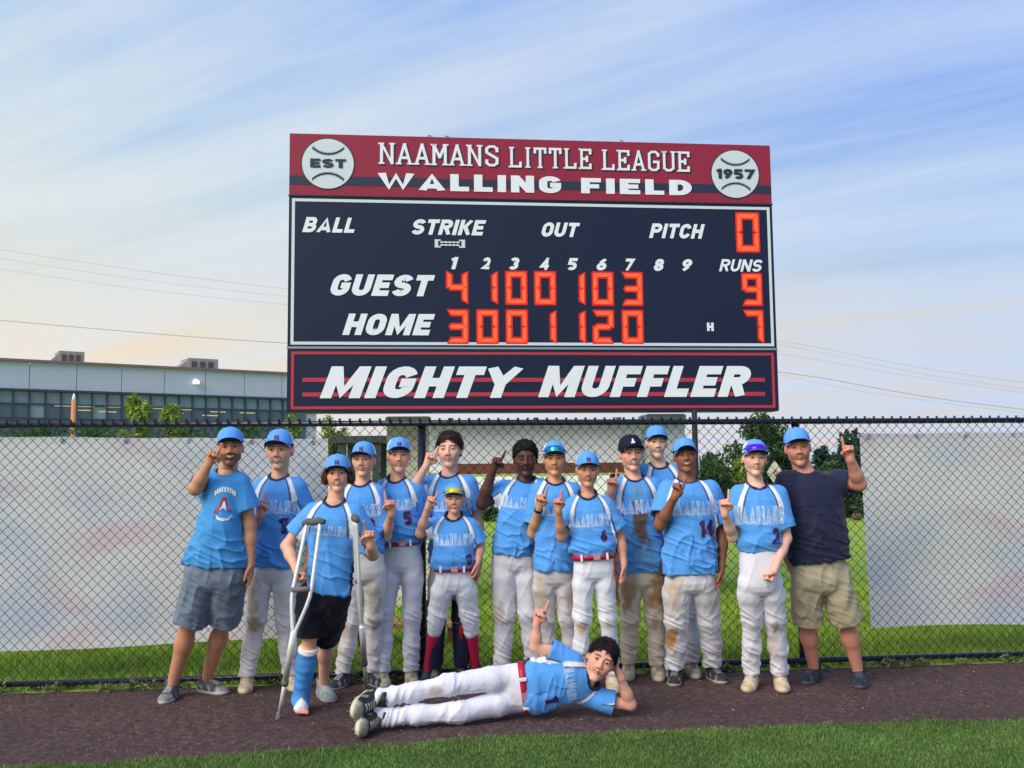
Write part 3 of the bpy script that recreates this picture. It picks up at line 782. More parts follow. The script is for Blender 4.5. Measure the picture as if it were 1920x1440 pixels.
def frame(name, u0, v0, u1, v1, t, off, m):
    f = MB()
    for c, s in (((u0 + u1) / 2, v1 - t / 2), (u1 - u0, t)), (((u0 + u1) / 2, v0 + t / 2), (u1 - u0, t)), ((u0 + t / 2, (v0 + v1) / 2), (t, v1 - v0 - 2 * t)), ((u1 - t / 2, (v0 + v1) / 2), (t, v1 - v0 - 2 * t)):
        f.box((c[0], -off + .002, c[1]), (s[0], .004, s[1]))
    return f.build(name, m, sb)


frame('frame_line', UL + .035, V2 + .034, UR - .035, V1 - .03, .032, .006, M['print_grey'])
frame('frame_line', UL + .045, VB + .035, UR - .045, V2 - .042, .03, .008, M['print_red'])


def word(body, x0, y0, x1, y1, m, off=0.012, bold=0.0, shear=0.0, thick=0.006, name='lettering', slab=False, space=1.0, gap=.1):
    u0, v1, u1, v0 = corner(x0, y0, x1, y1)
    if slab: V, P = slab_word(body)
    elif '[' in body: V, P, _ = text2d(body, bold, shear, space); V = np.concatenate([V, np.zeros((len(V), 1))], 1)
    else: V, P, _ = heavy_word(body, bold, shear, gap)
    W = np.stack([u0 + V[:, 0] * (u1 - u0), np.full(len(V), -off) - V[:, 2], v0 + V[:, 1] * (v1 - v0)], 1)
    if slab: W[:, 2] = v0 + V[:, 1] * (v1 - v0)
    o = link(name, mesh_np(name, W, P), m, sb)
    return o


for wd, x0, y0, x1, y1 in (('NAAMANS', 709, 268, 935, 313), ('LITTLE', 953, 276, 1109, 318), ('LEAGUE', 1127, 281, 1293, 323)):
    word(wd, x0 + 3, y0 + 2, x1 + 3, y1 + 2, M['print_navy'], .008, slab=True)
    word(wd, x0, y0, x1, y1, M['print_white'], .013, slab=True)
word('WALLING', 708, 324, 1052, 363, M['print_white'], .012, .27, gap=.16)
word('FIELD', 1089, 334, 1297, 367, M['print_white'], .012, .27, gap=.16)
word('BALL', 567, 407, 665, 437, M['print_white'], .008, .235, .26)
word('STRIKE', 772, 411, 912, 442, M['print_white'], .008, .235, .26)
word('OUT', 1015, 417, 1088, 445, M['print_white'], .008, .235, .26)
word('PITCH', 1216, 419, 1322, 448, M['print_white'], .008, .235, .26)
word('[:::::]', 815, 449, 872, 465, M['print_grey'], .008, .05)
for i, xc in enumerate((853, 910, 964, 1020, 1074, 1128, 1182, 1235, 1288)):
    word(str(i + 1), xc - (7 if i == 0 else 10), 482 + i * .5, xc + (7 if i == 0 else 10), 505 + i * .5, M['print_white'], .008, .25, .22)
word('RUNS', 1347, 486, 1430, 510, M['print_white'], .008, .2, .26)
word('GUEST', 620, 514, 816, 556, M['print_white'], .008, .26, .26)
word('HOME', 642, 588, 816, 629, M['print_white'], .008, .26, .26)
word('H', 1325, 605, 1338, 621, M['print_white'], .008, .27)
for y in (712, 739):
    u0, v0, u1, v1 = corner(567, y - 3.5, 1434, y + 4.5); v0 = bp(960, y - 3.5)[1]; v1 = bp(960, y + 4)[1]
    bpoly('sponsor_stripe', rect(u0, v1, u1, v0), 0.0065, .003, M['print_red'])
word('MIGHTY', 600, 687, 982, 746, M['print_white'], .010, .27, .28)
word('MUFFLER', 1008, 686, 1409, 744, M['print_white'], .010, .27, .28)


def disc(name, xc, yc, rx, txt):
    c = bp(xc, yc); r = (bp(xc + rx, yc)[0] - bp(xc - rx, yc)[0]) / 2
    def circ(rr, n=48): return [(c[0] + rr * math.cos(2 * math.pi * i / n), c[1] + rr * math.sin(2 * math.pi * i / n)) for i in range(n)]
    bpoly('ball_outline', circ(r * 1.04), 0.0095, .004, M['print_navy'])
    bl = bpoly(name, circ(r), 0.0125, .004, M['print_grey'])
    for sgn in (1, -1):
        f = MB(); cc = (c[0], c[1] + sgn * r * 1.25); pts = []
        for i in range(-20, 21):
            a = math.radians(i * 2.2); p = (cc[0] + r * .86 * math.sin(a) * 1.0, cc[1] - sgn * r * .86 * math.cos(a))
            if (p[0] - c[0]) ** 2 + (p[1] - c[1]) ** 2 < (r * .99) ** 2: pts.append((p[0], -.0145, p[1]))
        f.tube(pts, .007, 4, False)
        for p in pts[::2]:
            dx = (p[0] - c[0]) * .1; f.tube([(p[0] - dx * sgn * 0, -.0145, p[2] - .018), (p[0] + .006, -.0150, p[2] + .018)], .0035, 3, False)
        f.build('stitching', M['print_navy'], bl)
    return bl


disc('baseball_print', 615, 307.5, 48.5, 'EST'); disc('baseball_print', 1378, 327, 44, '1957')
word('EST', 582, 298, 649, 316, M['print_navy'], .020, .25)
word('1957', 1341, 317, 1416, 337, M['print_navy'], .020, .25)

# seven segment digits
t = .19; g = .024; W_, H_ = 1.0, 1.62
def hseg(y, flip=0):
    return [(t * .5 + g, y), (t + g * .6, y + t / 2), (W_ - t - g * .6, y + t / 2), (W_ - t * .5 - g, y), (W_ - t - g * .6, y - t / 2), (t + g * .6, y - t / 2)]
def vseg(x, y0, y1, s):
    o_ = x - s * t / 2
    return [(x + s * 0, 0)] if 0 else [(o_ , y0 + t * .1 + g), (o_ + s * t, y0 + t * .62 + g), (o_ + s * t, y1 - t * .62 - g), (o_, y1 - t * .1 - g)]
h2 = H_ / 2
SEG = {
    'a': [(g, H_), (W_ - g, H_), (W_ - t - g, H_ - t), (t + g, H_ - t)],
    'd': [(g, 0), (W_ - g, 0), (W_ - t - g, t), (t + g, t)],
    'g': [(t * .45 + g, h2), (t + g, h2 + t / 2), (W_ - t - g, h2 + t / 2), (W_ - t * .45 - g, h2), (W_ - t - g, h2 - t / 2), (t + g, h2 - t / 2)],
    'f': [(0, H_ - g), (t, H_ - t - g), (t, h2 + t / 2 + g), (t * .45, h2 + g), (0, h2 + g)],
    'e': [(0, g), (0, h2 - g), (t * .45, h2 - g), (t, h2 - t / 2 - g), (t, t + g)],
    'b': [(W_, H_ - g), (W_, h2 + g), (W_ - t * .45, h2 + g), (W_ - t, h2 + t / 2 + g), (W_ - t, H_ - t - g)],
    'c': [(W_, g), (W_ - t, t + g), (W_ - t, h2 - t / 2 - g), (W_ - t * .45, h2 - g), (W_, h2 - g)],
}
DIG = {'0': 'abcdef', '1': 'bc', '2': 'abged', '3': 'abgcd', '4': 'fgbc', '7': 'abc', '9': 'abcdfg'}


def digit(ch, x0, y0, x1, y1):
    u0, v1, u1, v0 = corner(x0, y0, x1, y1)
    tr = lambda p: (u0 + p[0] * (u1 - u0), v0 + p[1] / H_ * (v1 - v0))
    f = MB(); e = .022
    for s in DIG[ch]:
        P_ = [tr(p) for p in SEG[s]]; c = np.mean(P_, 0); n = len(P_)
        Q_ = [np.array(p) + (np.array(p) - c) / (np.abs(np.array(p) - c) + 1e-6) * .020 * np.minimum(1, np.abs(np.array(p) - c) / .02) for p in P_]
        off = .0060 + .0003 * 'abcdefg'.index(s)
        f.add([(q[0], -off, q[1]) for q in Q_], [tuple(range(n))])
    d = f.build('digit', M['led_glow'], sb)  # red glow around the lit segments, put in as a larger emissive outline
    for s in DIG[ch]:
        bpoly('segment', [tr(p) for p in SEG[s]], .0115, .003, M['led'], d)
    return d


digit('0', 1381, 401, 1422, 471)
cols = (839, 895, 950, 1004, 1059, 1112, 1167)
for x, ch, k in zip(cols, '4100103', range(7)): digit(ch, x, 510 + k * .5, x + 36, 568 + k * .5)
for x, ch, k in zip(cols, '3001120', range(7)): digit(ch, x + 1, 583 + k * .2, x + 37, 642)
digit('9', 1392, 515, 1427, 571); digit('7', 1395, 584, 1430, 642)
for x in (805, 838, 1168):             # lifting lugs on the top edge
    u = bp(x, 258)[0]; MB().tube([(u - .03, .1, VT), (u - .02, .1, VT + .045), (u + .02, .1, VT + .045), (u + .03, .1, VT)], .008, 6).build('lifting_lug', M['alu_trim'], sb)


def atdepth(x, y, Y): return px(x, y, Y)


# supports of the board
def column(x0, x1, m, label):
    a = px(x0, 790, 10.95); b = px(x1, 790, 10.95); z = bp(960, 771)[1] - .01
    c = (a + b) / 2; w_ = b[0] - a[0]
    t_ = empty('scoreboard_column', (c[0], c[1] + .2, 0), label, 'column', 'boxed columns under the scoreboard', math.atan(.103))
    MB().box((0, 0, z / 2 - .2), (w_, .4, z + .4 - .02)).build('shaft', m, t_)
    MB().box((0, 0, .06), (w_ + .1, .5, .24)).build('plinth', m, t_)
    MB().box((0, 0, z - .045), (w_ + .03, .43, .05)).build('cap_plate', m, t_)
column(722, 802, M['column'], 'beige boxed column holding up the left half of the scoreboard')
column(1211, 1281, M['column_grey'], 'grey boxed column holding up the right half of the scoreboard')
a = px(806, 781, 10.9); b = px(1207, 868, 10.9); z1 = bp(960, 778)[1] - .03
t_ = empty('blank_sign', ((a[0] + b[0]) / 2, 10.95, 0), 'blank white sign panel hung between the two scoreboard columns', 'sign', None, math.atan(.103))
z0 = b[2]
MB().box((0, 0, (z1 + z0) / 2), (b[0] - a[0], .05, z1 - z0)).build('panel', M['white_sheet'], t_)
for k in range(3): MB().box(((k - 1) * (b[0] - a[0]) * .4, .05, (z1 + z0) / 2), (.05, .05, z1 - z0 + .05)).build('batten', M['alu_trim'], t_)
a = px(850, 868, 10.7); b = px(1172, 888, 10.7)
t_ = empty('timber_beam', ((a[0] + b[0]) / 2, 10.72, 0), 'rusty brown timber beam on posts just below the blank white sign', 'beam', None, math.atan(.103))
MB().box((0, 0, (a[2] + b[2]) / 2), (b[0] - a[0], .09, .115)).build('beam', M['timber'], t_)
for sx in (-.46, .46): MB().box((sx * (b[0] - a[0]), .1, b[2] / 2), (.09, .09, b[2])).build('post', M['timber'], t_)
p = px(1302, 780, 10.25); q = MB().tube([(0, 0, -.2), (0, 0, bp(1302, 772)[1] - .01)], .03, 10).build('steel_pole', M['pole_dark'], None, (p[0], p[1], 0))
tag(q, 'thin dark steel pole under the right part of the scoreboard', 'pole')

# dark kiosk frame behind the fence, and a timber bench
k0 = px(648, 826, 13.0); k1 = px(716, 826, 13.0)
t_ = empty('shelter', ((k0[0] + k1[0]) / 2, 13.0, 0), 'small dark roofed shelter behind the fence between two boys in blue caps', 'shelter')
w_ = k1[0] - k0[0]
MB().box((0, 0, k0[2]), (w_ + .2, .9, .09)).build('roof', M['kiosk'], t_)
for sx in (-1, 1):
    for sy in (-1, 1): MB().box((sx * w_ * .46, sy * .36, k0[2] / 2 - .03), (.1, .1, k0[2] - .03)).build('post', M['kiosk'], t_)
MB().box((0, .38, .55), (w_ * .8, .04, 1.0)).build('back_panel', M['kiosk'], t_)
b0 = gnd(740, 1196)
t_ = empty('bench', (b0[0] + .15, 8.6, 0), 'low wooden bench standing on the grass behind the fence', 'bench')
zb = px(740, 1165, 8.6)[2]
for k in range(3): MB().box((0, -.1 + k * .1, zb - .02), (1.0, .085, .04)).build('seat_board', M['board_wood'], t_)
for sx in (-.4, .4): MB().box((sx, 0, (zb - .04) / 2), (.08, .26, zb - .04)).build('leg', M['timber'], t_)

# ------------------------------------------------------------------ office building on the left
TB = 0.66
B0 = px(54, 800, 50.0); BY0, BX0 = 50.0, B0[0]
bd = nrm([1, TB, 0]); bn = np.array([bd[1], -bd[0], 0.0])


def wallpt(x, y):
    o_ = np.array([BX0, BY0, 0.0]); d = ray(x, y); t = ((o_ - C0) @ bn) / (d @ bn); p = C0 + d * t - o_; return p @ bd, p[2]


zroof = wallpt(54, 675)[1]; zband = wallpt(54, 731)[1]; ztr = wallpt(54, 757)[1]; zlow = wallpt(54, 784)[1]
bld = empty('office_building', (BX0, BY0, 0), 'long grey metal clad office building with a dark band of windows', 'building', None, math.atan(TB))
LA, LB = -16.0, wallpt(596, 760)[0]
MB().box(((LA + LB) / 2, 9.2, zroof / 2 - .1), (LB - LA, 18, zroof - .2)).build('wall', M['metal_clad'], bld)
npan = 14; pw = (LB - LA) / npan
pm = None
for i in range(npan):
    if pm is None: pm = MB().box((0, 0, 0), (pw - .03, .1, zroof - zband - .12))
    nm = link('cladding_panel', pm_me if i else mesh_np('cladding_panel', pm.v, pm.f), M['metal_clad'], bld, (LA + pw * (i + .5), .1, (zroof + zband) / 2))
    pm_me = nm.data
MB().box(((LA + LB) / 2, .12, zroof - .03), (LB - LA, .5, .12)).build('parapet', M['parapet'], bld)
MB().box(((LA + LB) / 2, .05, zband - .02), (LB - LA, .3, .1)).build('fascia', M['mullion'], bld)
sp = wallpt(95, 760)[0] - wallpt(65, 760)[0]
nwin = int((LB - LA) / sp); rw = random.Random(3)
meA = mesh_np('pane', *(lambda b_: (b_.v, b_.f))(MB().box((0, 0, 0), (sp - .09, .03, zband - ztr - .12))))
meB = mesh_np('pane', *(lambda b_: (b_.v, b_.f))(MB().box((0, 0, 0), (sp - .09, .03, ztr - zlow - .09))))
meC = mesh_np('pane', *(lambda b_: (b_.v, b_.f))(MB().box((0, 0, 0), (sp - .09, .03, zlow - .6))))
meA.materials.append(M['glass_a']); meB.materials.append(M['glass_b']); meC.materials.append(M['glass_b'])
meB2 = meB.copy(); meB2.materials.clear(); meB2.materials.append(M['glass_c'])
meM = mesh_np('mullion', *(lambda b_: (b_.v, b_.f))(MB().box((0, 0, 0), (.09, .12, zband - .5)))); meM.materials.append(M['mullion'])
for i in range(nwin):
    x = LA + sp * (i + .5)
    link('pane', meA, None, bld, (x, .14, (zband + ztr) / 2 - .03)); link('pane', meB2 if rw.random() < .07 else meB, None, bld, (x, .14, (ztr + zlow) / 2))
    link('pane', meC, None, bld, (x, .14, (zlow + .55) / 2)); link('mullion', meM, None, bld, (LA + sp * i, .09, zband / 2 + .2))
for z in (ztr, zlow): MB().box(((LA + LB) / 2, .10, z), (LB - LA, .12, .08)).build('transom', M['mullion'], bld)
MB().box(((LA + LB) / 2, .12, .25), (LB - LA, .2, .62)).build('base_course', M['metal_clad'], bld)
lm = MB().box((0, 0, 0), (.9, .03, .05)); lme = mesh_np('ceiling_light', lm.v, lm.f)
M['inside_lamp'] = mat('inside_lamp', (.5, .45, .3), emit=srgb(190, 180, 120), estr=.4)
lme.materials.append(M['inside_lamp'])
for x, y in ((120, 761), (160, 762), (155, 769), (215, 763), (203, 772), (300, 766), (345, 768), (410, 772), (395, 779), (465, 774), (330, 775)):
    u, z = wallpt(x, y); link('ceiling_light', lme, None, bld, (u, .118, z))
u, z = wallpt(367, 717); c = MB().box((0, -.1, 0), (.30, .3, .2)); c.box((0, .1, .1), (.2, .1, .2)); c.build('wall_light', M['lamp'], bld, (u, 0, z))


def hvac(x0, x1, y0, label):
    u0, z = wallpt(x0, y0); u1, _ = wallpt(x1, y0); w_ = u1 - u0
    base = np.array([BX0, BY0, 0]) + bd * (u0 + u1) / 2 - bn * 2.2
    t_ = empty('rooftop_unit', (base[0], base[1], zroof - .3), label, 'rooftop unit', 'air handling units on the office roof', math.atan(TB))
    h = .95
    MB().box((w_ * .08, 0, h / 2 + .1), (w_ * .72, 1.6, h)).build('casing', M['unit'], t_)
    MB().add([(-w_ * .5, -.7, .1), (-w_ * .5, .7, .1), (-w_ * .282, .7, .1), (-w_ * .282, -.7, .1), (-w_ * .5, -.7, .5), (-w_ * .5, .7, .5), (-w_ * .282, .7, .9), (-w_ * .282, -.7, .9)],
             [(0, 1, 2, 3), (4, 7, 6, 5), (0, 4, 5, 1), (2, 6, 7, 3), (0, 3, 7, 4), (1, 5, 6, 2)]).build('hood', M['unit'], t_)
    for k in range(3): MB().box((w_ * (-.14 + .2 * k), -.82, h / 2 + .1), (w_ * .12, .04, h * .6)).build('grille', M['unit_dark'], t_)
hvac(103, 171, 672, 'grey roof unit nearer the left end of the office roof')
hvac(347, 427, 690, 'grey roof unit on the office roof nearer the scoreboard')
p = gnd(137, 950); c = px(137, 800, 42.0)
t_ = empty('marker_post', (c[0], 42, 0), 'tall tapered orange marker with a white tip before the office windows', 'marker')
zt = px(137, 738, 42.0)[2]; zw = px(137, 752, 42.0)[2]
MB().tube([(0, 0, 0), (0, 0, zw)], [.15, .1], 12).build('cone_body', M['orange'], t_, smooth=True)
MB().tube([(0, 0, zw), (0, 0, zt)], [.1, .03], 12).build('tip', M['print_white'], t_, smooth=True)
MB().box((0, 0, .04), (.6, .6, .08)).build('base', M['kiosk'], t_)

# ------------------------------------------------------------------ wires
def wire(pts, Y, r, label):
    c = bpy.data.curves.new('power_line', 'CURVE'); c.dimensions = '3D'; c.bevel_depth = r; c.bevel_resolution = 1; c.resolution_u = 12
    s = c.splines.new('NURBS'); P_ = [px(x, y, Y) for x, y in pts]; s.points.add(len(P_) - 1)
    for a_, b_ in zip(s.points, P_): a_.co = (*b_, 1)
    s.use_endpoint_u = True; s.order_u = 3; c.materials.append(M['cable'])
    o = bpy.data.objects.new('power_line', c); COL.objects.link(o); dg = bpy.context.evaluated_depsgraph_get()
    me = bpy.data.meshes.new_from_object(o.evaluated_get(dg)); bpy.data.objects.remove(o)
    tag(link('power_line', me), label, 'power line', 'overhead wires crossing the sky')
wire([(-900, 320), (55, 480), (533, 543), (1000, 588), (1465, 636), (1700, 686), (1866, 711), (2800, 830)], 80, 0.0156, 'topmost of the thin overhead wires crossing the sky')
wire([(-900, 335), (55, 498), (533, 558), (1000, 595), (1465, 642), (1700, 698), (1866, 722), (2800, 850)], 80, 0.0130, 'second overhead wire from the top, close under the topmost')
wire([(-900, 360), (55, 518), (533, 573), (1000, 610), (1465, 661), (1650, 697), (1866, 729), (2800, 860)], 80, 0.0130, 'third overhead wire from the top, crossing the sky')
wire([(-900, 520), (55, 606), (533, 646), (1000, 660), (1465, 693), (1700, 739), (1866, 762), (2800, 870)], 80, 0.0338, 'thick grey bundled cable lowest over the office roof')
wire([(1465, 703), (1575, 728), (1700, 746), (1866, 768), (2800, 880)], 80, 0.0117, 'lowest thin wire right of the scoreboard')


# ------------------------------------------------------------------ trees and bushes beyond the field
def tree(x, y0, y1, wpx, Y, m, label, group, seed, n=1500, leaf=.12, name='tree', trunk=True):
    r_ = random.Random(seed); base = px(x, 900, Y); zt = px(x, y0, Y)[2]; zb = max(.05, px(x, y1, Y)[2]); W2 = wpx / F * Y / 2
    t_ = empty(name, (base[0], Y, 0), label, 'tree' if trunk else 'bush', group)
    cs = []; rd = []
    for k in range(16):
        a = r_.uniform(0, 6.28); q = r_.uniform(0, .8); zz_ = r_.uniform(0, 1)
        prof = math.sin(math.pi * min(1, zz_ * .8 + .2)) ** .5
        cs.append((math.cos(a) * q * W2 * prof, math.sin(a) * q * W2 * prof, zb + (zt - zb) * (.12 + .78 * zz_)))
        s = r_.uniform(.25, .5); rd.append((W2 * s, W2 * s, (zt - zb) * s * .45))
    V, Q = leafcloud(cs, rd, n, leaf, seed, up=.3)
    link('crown', mesh_np('crown', V, Q), m, t_)
    tk = MB(); tk.tube([(0, 0, -.1), (.03, 0, zt * .35), (.0, .02, zt * .75)], [.05 * zt, .035 * zt, .012 * zt], 8)
    for k in range(5):
        a = r_.uniform(0, 6.28); z_ = zt * r_.uniform(.3, .6); tk.tube([(0, 0, z_), (math.cos(a) * W2 * .5, math.sin(a) * W2 * .5, z_ + zt * .2)], [.02 * zt, .006 * zt], 6)
    tk.build('trunk' if trunk else 'stem', M['bark'], t_, smooth=True)
    return t_


G1 = 'trees at the far edge of the field'
tree(1425, 782, 930, 130, 31, M['leaf_tree'], 'tallest green tree, its top rising above the fence rail under the scoreboard corner', G1, 11, 2600)
tree(1345, 836, 960, 110, 30, M['leaf_tree'], 'round green tree beside the boy in the jersey numbered 14', G1, 12, 2200)
tree(1390, 858, 965, 80, 29, M['leaf_lime'], 'light lime green bush low between two darker trees', G1, 13, 1500)
tree(1470, 815, 950, 100, 32, M['leaf_tree'], 'green tree directly behind the boy with purple sunglasses', G1, 14, 2000)
tree(1545, 836, 960, 90, 30, M['leaf_dark'], 'dark green tree right behind the man in the navy shirt', G1, 15, 2200)
tree(1590, 818, 965, 70, 31, M['leaf_dark'], 'dark narrow tree beside the raised hand of the man in navy', G1, 16, 1800)
tree(1612, 800, 960, 50, 33, M['leaf_dark'], 'dark pointed tree at the left edge of the right banner', G1, 17, 1500)
tree(1700, 850, 960, 160, 32, M['leaf_dark'], 'broad dark tree hidden behind the right banner', G1, 18, 1200)
tree(1310, 900, 968, 70, 30, M['leaf_tree'], 'low green bush far behind the boy in the jersey numbered 14', G1, 19, 1200)
for k, x in enumerate((1335, 1385, 1440, 1500, 1560, 1600, 1640)):
    tree(x, 868 + (k * 11) % 20, 976, 92, 28.6 + (k % 3) * .7, M['leaf_dark'] if k % 2 else M['leaf_tree'], ['dense low bush right of the boy in the jersey numbered 14, on the field edge', 'dense low bush left of the boy with purple sunglasses', 'dense low bush behind the small white diamond sign', 'dense low bush behind the left shoulder of the man in navy',
         'dense low bush behind the navy shirt, by the raised arm', 'dense low bush at the far grass edge above the tan bag', 'dense low bush behind the edge of the right banner'][k], G1, 80 + k, 1500, .11, 'bush', False)
G2 = 'bushes at the far edge of the field'
i = 0
names = ['far dark bush seen between the catcher and the tallest dark haired boy', 'far dark bush just left of the boy raising his bent right arm', 'far low bush behind the boy with the mirrored blue sunglasses',
         'far low bush behind the boy in the jersey numbered 6', 'far low bush behind the navy cap boy', 'far low bush behind the boy with the dirty jersey', 'far low bush under the right end of the timber beam', 'far dark bush behind the man in navy, low by the grass',
         'far dark bush next to the right banner edge', 'far dark bush hidden by the right banner', 'far dark bush behind the small boy with red socks', 'far dark bush behind the left column']
for x, nm in zip((915, 945, 1000, 1060, 1110, 1160, 1220, 1560, 1605, 1660, 860, 770), names):
    tree(x, 935 + (i * 7) % 12, 975, 66, 29 + (i % 3), M['leaf_dark'] if i % 2 else M['leaf_tree'], nm, G2, 30 + i, 700, .09, 'bush', False); i += 1
G3 = 'young trees before the office building'
tree(250, 745, 850, 70, 36, M['leaf_lime'], 'left of two yellow green shrubs before the office windows', G3, 51, 1500, .13, 'shrub')
tree(315, 755, 850, 56, 36, M['leaf_lime'], 'right of two yellow green shrubs before the office windows', G3, 52, 1200, .13, 'shrub')
tree(545, 776, 860, 60, 36, M['leaf_lime'], 'leafy shrub just under the left end of the scoreboard', G3, 53, 1100, .12, 'shrub')
tree(620, 778, 860, 60, 35, M['leaf_lime'], 'bright shrub under the scoreboard left of the beige column', G3, 54, 1100, .12, 'shrub')
tree(632, 815, 900, 44, 20, M['leaf_tree'], 'dark green bush beside the left banner edge, left of the shelter', G3, 55, 900, .08, 'bush', False)
for k, x in enumerate((60, 180, 330, 440)):
    tree(x, 797, 830, 150, 40, M['leaf_tree'], ['low hedge plant at the far left foot of the office', 'low hedge plant left of centre below the office windows', 'low hedge plant below the right of the two yellow green shrubs', 'low hedge plant above the bearded man'][k], G3, 60 + k, 500, .13, 'hedge_plant', False)
# long low white wall across the field
a = px(600, 893, 34); b = px(1330, 893, 34)
t_ = empty('low_wall', ((a[0] + b[0]) / 2, 34.4, 0), 'long low white wall beyond the field below the timber beam', 'wall')
hz = (a[2] + b[2]) / 2; L_ = b[0] - a[0]
for k in range(8): MB().box(((k - 3.5) * L_ / 8, 0, hz / 2), (L_ / 8 - .04, .2, hz)).build('wall_panel', M['white_sheet'], t_)
for k in range(9): MB().box(((k - 4) * L_ / 8, -.02, hz / 2 + .03), (.14, .3, hz + .06)).build('pier', M['column_grey'], t_)
# diamond sign and small crate by the bushes
c = px(1453, 886, 15.0); t_ = empty('diamond_sign', (c[0], 15, 0), 'small white diamond sign with a red mark on a post beyond the fence', 'sign')
s = 15.5 / F * 15 * 1.15
MB().add([(-s * .85, 0, c[2]), (0, 0, c[2] - s * 1.3), (s * .85, 0, c[2]), (0, 0, c[2] + s * 1.3), (-s * .85, .01, c[2]), (0, .01, c[2] - s * 1.3), (s * .85, .01, c[2]), (0, .01, c[2] + s * 1.3)],
         [(0, 1, 2, 3), (7, 6, 5, 4), (0, 4, 5, 1), (1, 5, 6, 2), (2, 6, 7, 3), (3, 7, 4, 0)]).build('plate', mat('sign_cream', srgb(240, 234, 214), .5), t_)
mk = MB(); mk.tube([(0, -.006, c[2] - .05), (-.03, -.006, c[2] + .0), (.02, -.006, c[2] + .04)], .012, 5); mk.tube([(0, -.006, c[2] - .06), (.035, -.006, c[2] - .01)], .012, 5)
mk.build('mark', mat('sign_red', srgb(196, 96, 76), .5), t_)
MB().tube([(0, .04, -.1), (0, .04, c[2])], .02, 8).build('post', M['timber'], t_)
c = gnd(1607, 976); t_ = empty('equipment_bag', (c[0], c[1], 0), 'small tan bag on the far grass beside the right banner', 'bag')
MB().tube([(-.14, 0, .10), (-.10, 0, .11), (.10, 0, .11), (.14, 0, .10)], [.05, .10, .10, .05], 10).build('bag_body', M['bark'], t_, smooth=True)
MB().tube([(-.08, 0, .19), (-.05, 0, .27), (.05, 0, .27), (.08, 0, .19)], .012, 6).build('handle', M['kiosk'], t_)

# ------------------------------------------------------------------ people
M['skin'] = mat('skin', vcol=True, rough=0.5, spec=0.35, sss=0.12, bump=0.0006, bscale=180)
M['cloth'] = mat('jersey_cloth', vcol=True, rough=0.75, spec=0.25, bump=0.0012, bscale=70, sheen=0.15)
M['pants'] = mat('trouser_cloth', vcol=True, rough=0.8, spec=0.2, bump=0.0015, bscale=55, sheen=0.1)
M['shoe'] = mat('shoe_surface', vcol=True, rough=0.6, spec=0.35, bump=0.001, bscale=90)
M['hair'] = mat('hair', vcol=True, rough=0.6, spec=0.3, bump=0.004, bscale=130)
M['cap'] = mat('cap_cloth', vcol=True, rough=0.75, spec=0.2, bump=0.0005, bscale=200)
M['eye_white'] = mat('eye_white', srgb(176, 166, 160), 0.25)
M['iris'] = mat('iris', srgb(44, 30, 24), 0.2)
M['belt_red'] = mat('belt_red', srgb(176, 18, 58), 0.5)
M['belt_navy'] = mat('belt_navy', srgb(26, 32, 70), 0.5)
M['buckle'] = mat('buckle', srgb(206, 150, 160), 0.35, 0.3)
M['sock_red'] = mat('sock_red', srgb(170, 10, 66), 0.85, bump=0.001, bscale=220)
M['text_pale'] = mat('text_pale', srgb(140, 182, 234), 0.6)
M['text_line'] = mat('text_line', srgb(200, 216, 240), 0.6)
M['text_navy'] = mat('text_navy', srgb(30, 36, 96), 0.6)
M['text_redl'] = mat('text_red', srgb(178, 50, 84), 0.6)
M['lens_y'] = mat('lens_yellow', srgb(236, 224, 40), 0.15, 0.6, emit=None)
M['lens_g'] = mat('lens_green', srgb(24, 120, 176), 0.12, 0.6)
M['lens_g2'] = mat('lens_green_centre', srgb(20, 190, 130), 0.12, 0.5)
M['lens_p'] = mat('lens_purple', srgb(96, 24, 226), 0.12, 0.5)
M['alu'] = mat('crutch_aluminium', srgb(232, 234, 232), 0.35, 0.35)
M['rubber'] = mat('rubber_grey', srgb(104, 104, 106), 0.8)
M['pad'] = mat('crutch_pad', srgb(88, 92, 88), 0.9, bump=0.002)
M['guard'] = mat('guard_navy', srgb(20, 26, 52), 0.4)
M['guard_red'] = mat('guard_red', srgb(150, 24, 34), 0.5)
M['tooth'] = mat('tooth', srgb(236, 228, 216), 0.3)

BLUE = srgb(84, 156, 232); NAVY = srgb(24, 30, 68); WHITE = srgb(232, 234, 242)
CAPBLUE = srgb(96, 160, 230)
eye_me = None


def lerpc(C, col, k): return C * (1 - k[:, None]) + np.array(col)[None] * k[:, None]


def solid(prims, h, disp=None, clampz=True):
    V, Q = isomesh(prims, h)
    N = vnormals(V, Q)
    if disp is not None: V = V + N * disp(V, N)[:, None]
    if clampz: V[:, 2] = np.maximum(V[:, 2], 0.0065)
    return V, Q, N


def sleeve(a, b, ra, rb, wall, k, open_from=.55):
    """open ended cloth tube from a to b, hollow near its end"""
    a = np.array(a, float); b = np.array(b, float); d = b - a; L = float(np.linalg.norm(d)); d = d / L
    def f(x, y, z):
        qx, qy, qz = x - a[0], y - a[1], z - a[2]; t = qx * d[0] + qy * d[1] + qz * d[2]; tc = np.clip(t / L, 0, 1.15)
        dist = np.sqrt((qx - tc * L * d[0]) ** 2 + (qy - tc * L * d[1]) ** 2 + (qz - tc * L * d[2]) ** 2); r = ra + np.clip(tc, 0, 1) * (rb - ra)
        o = np.maximum(dist - r, t - L); inner = np.maximum(dist - (r - wall), open_from * L - t)
        return np.maximum(o, -inner)
    m = max(ra, rb)
    return (f, np.minimum(a, b) - m, np.maximum(a, b) + m, k, False)


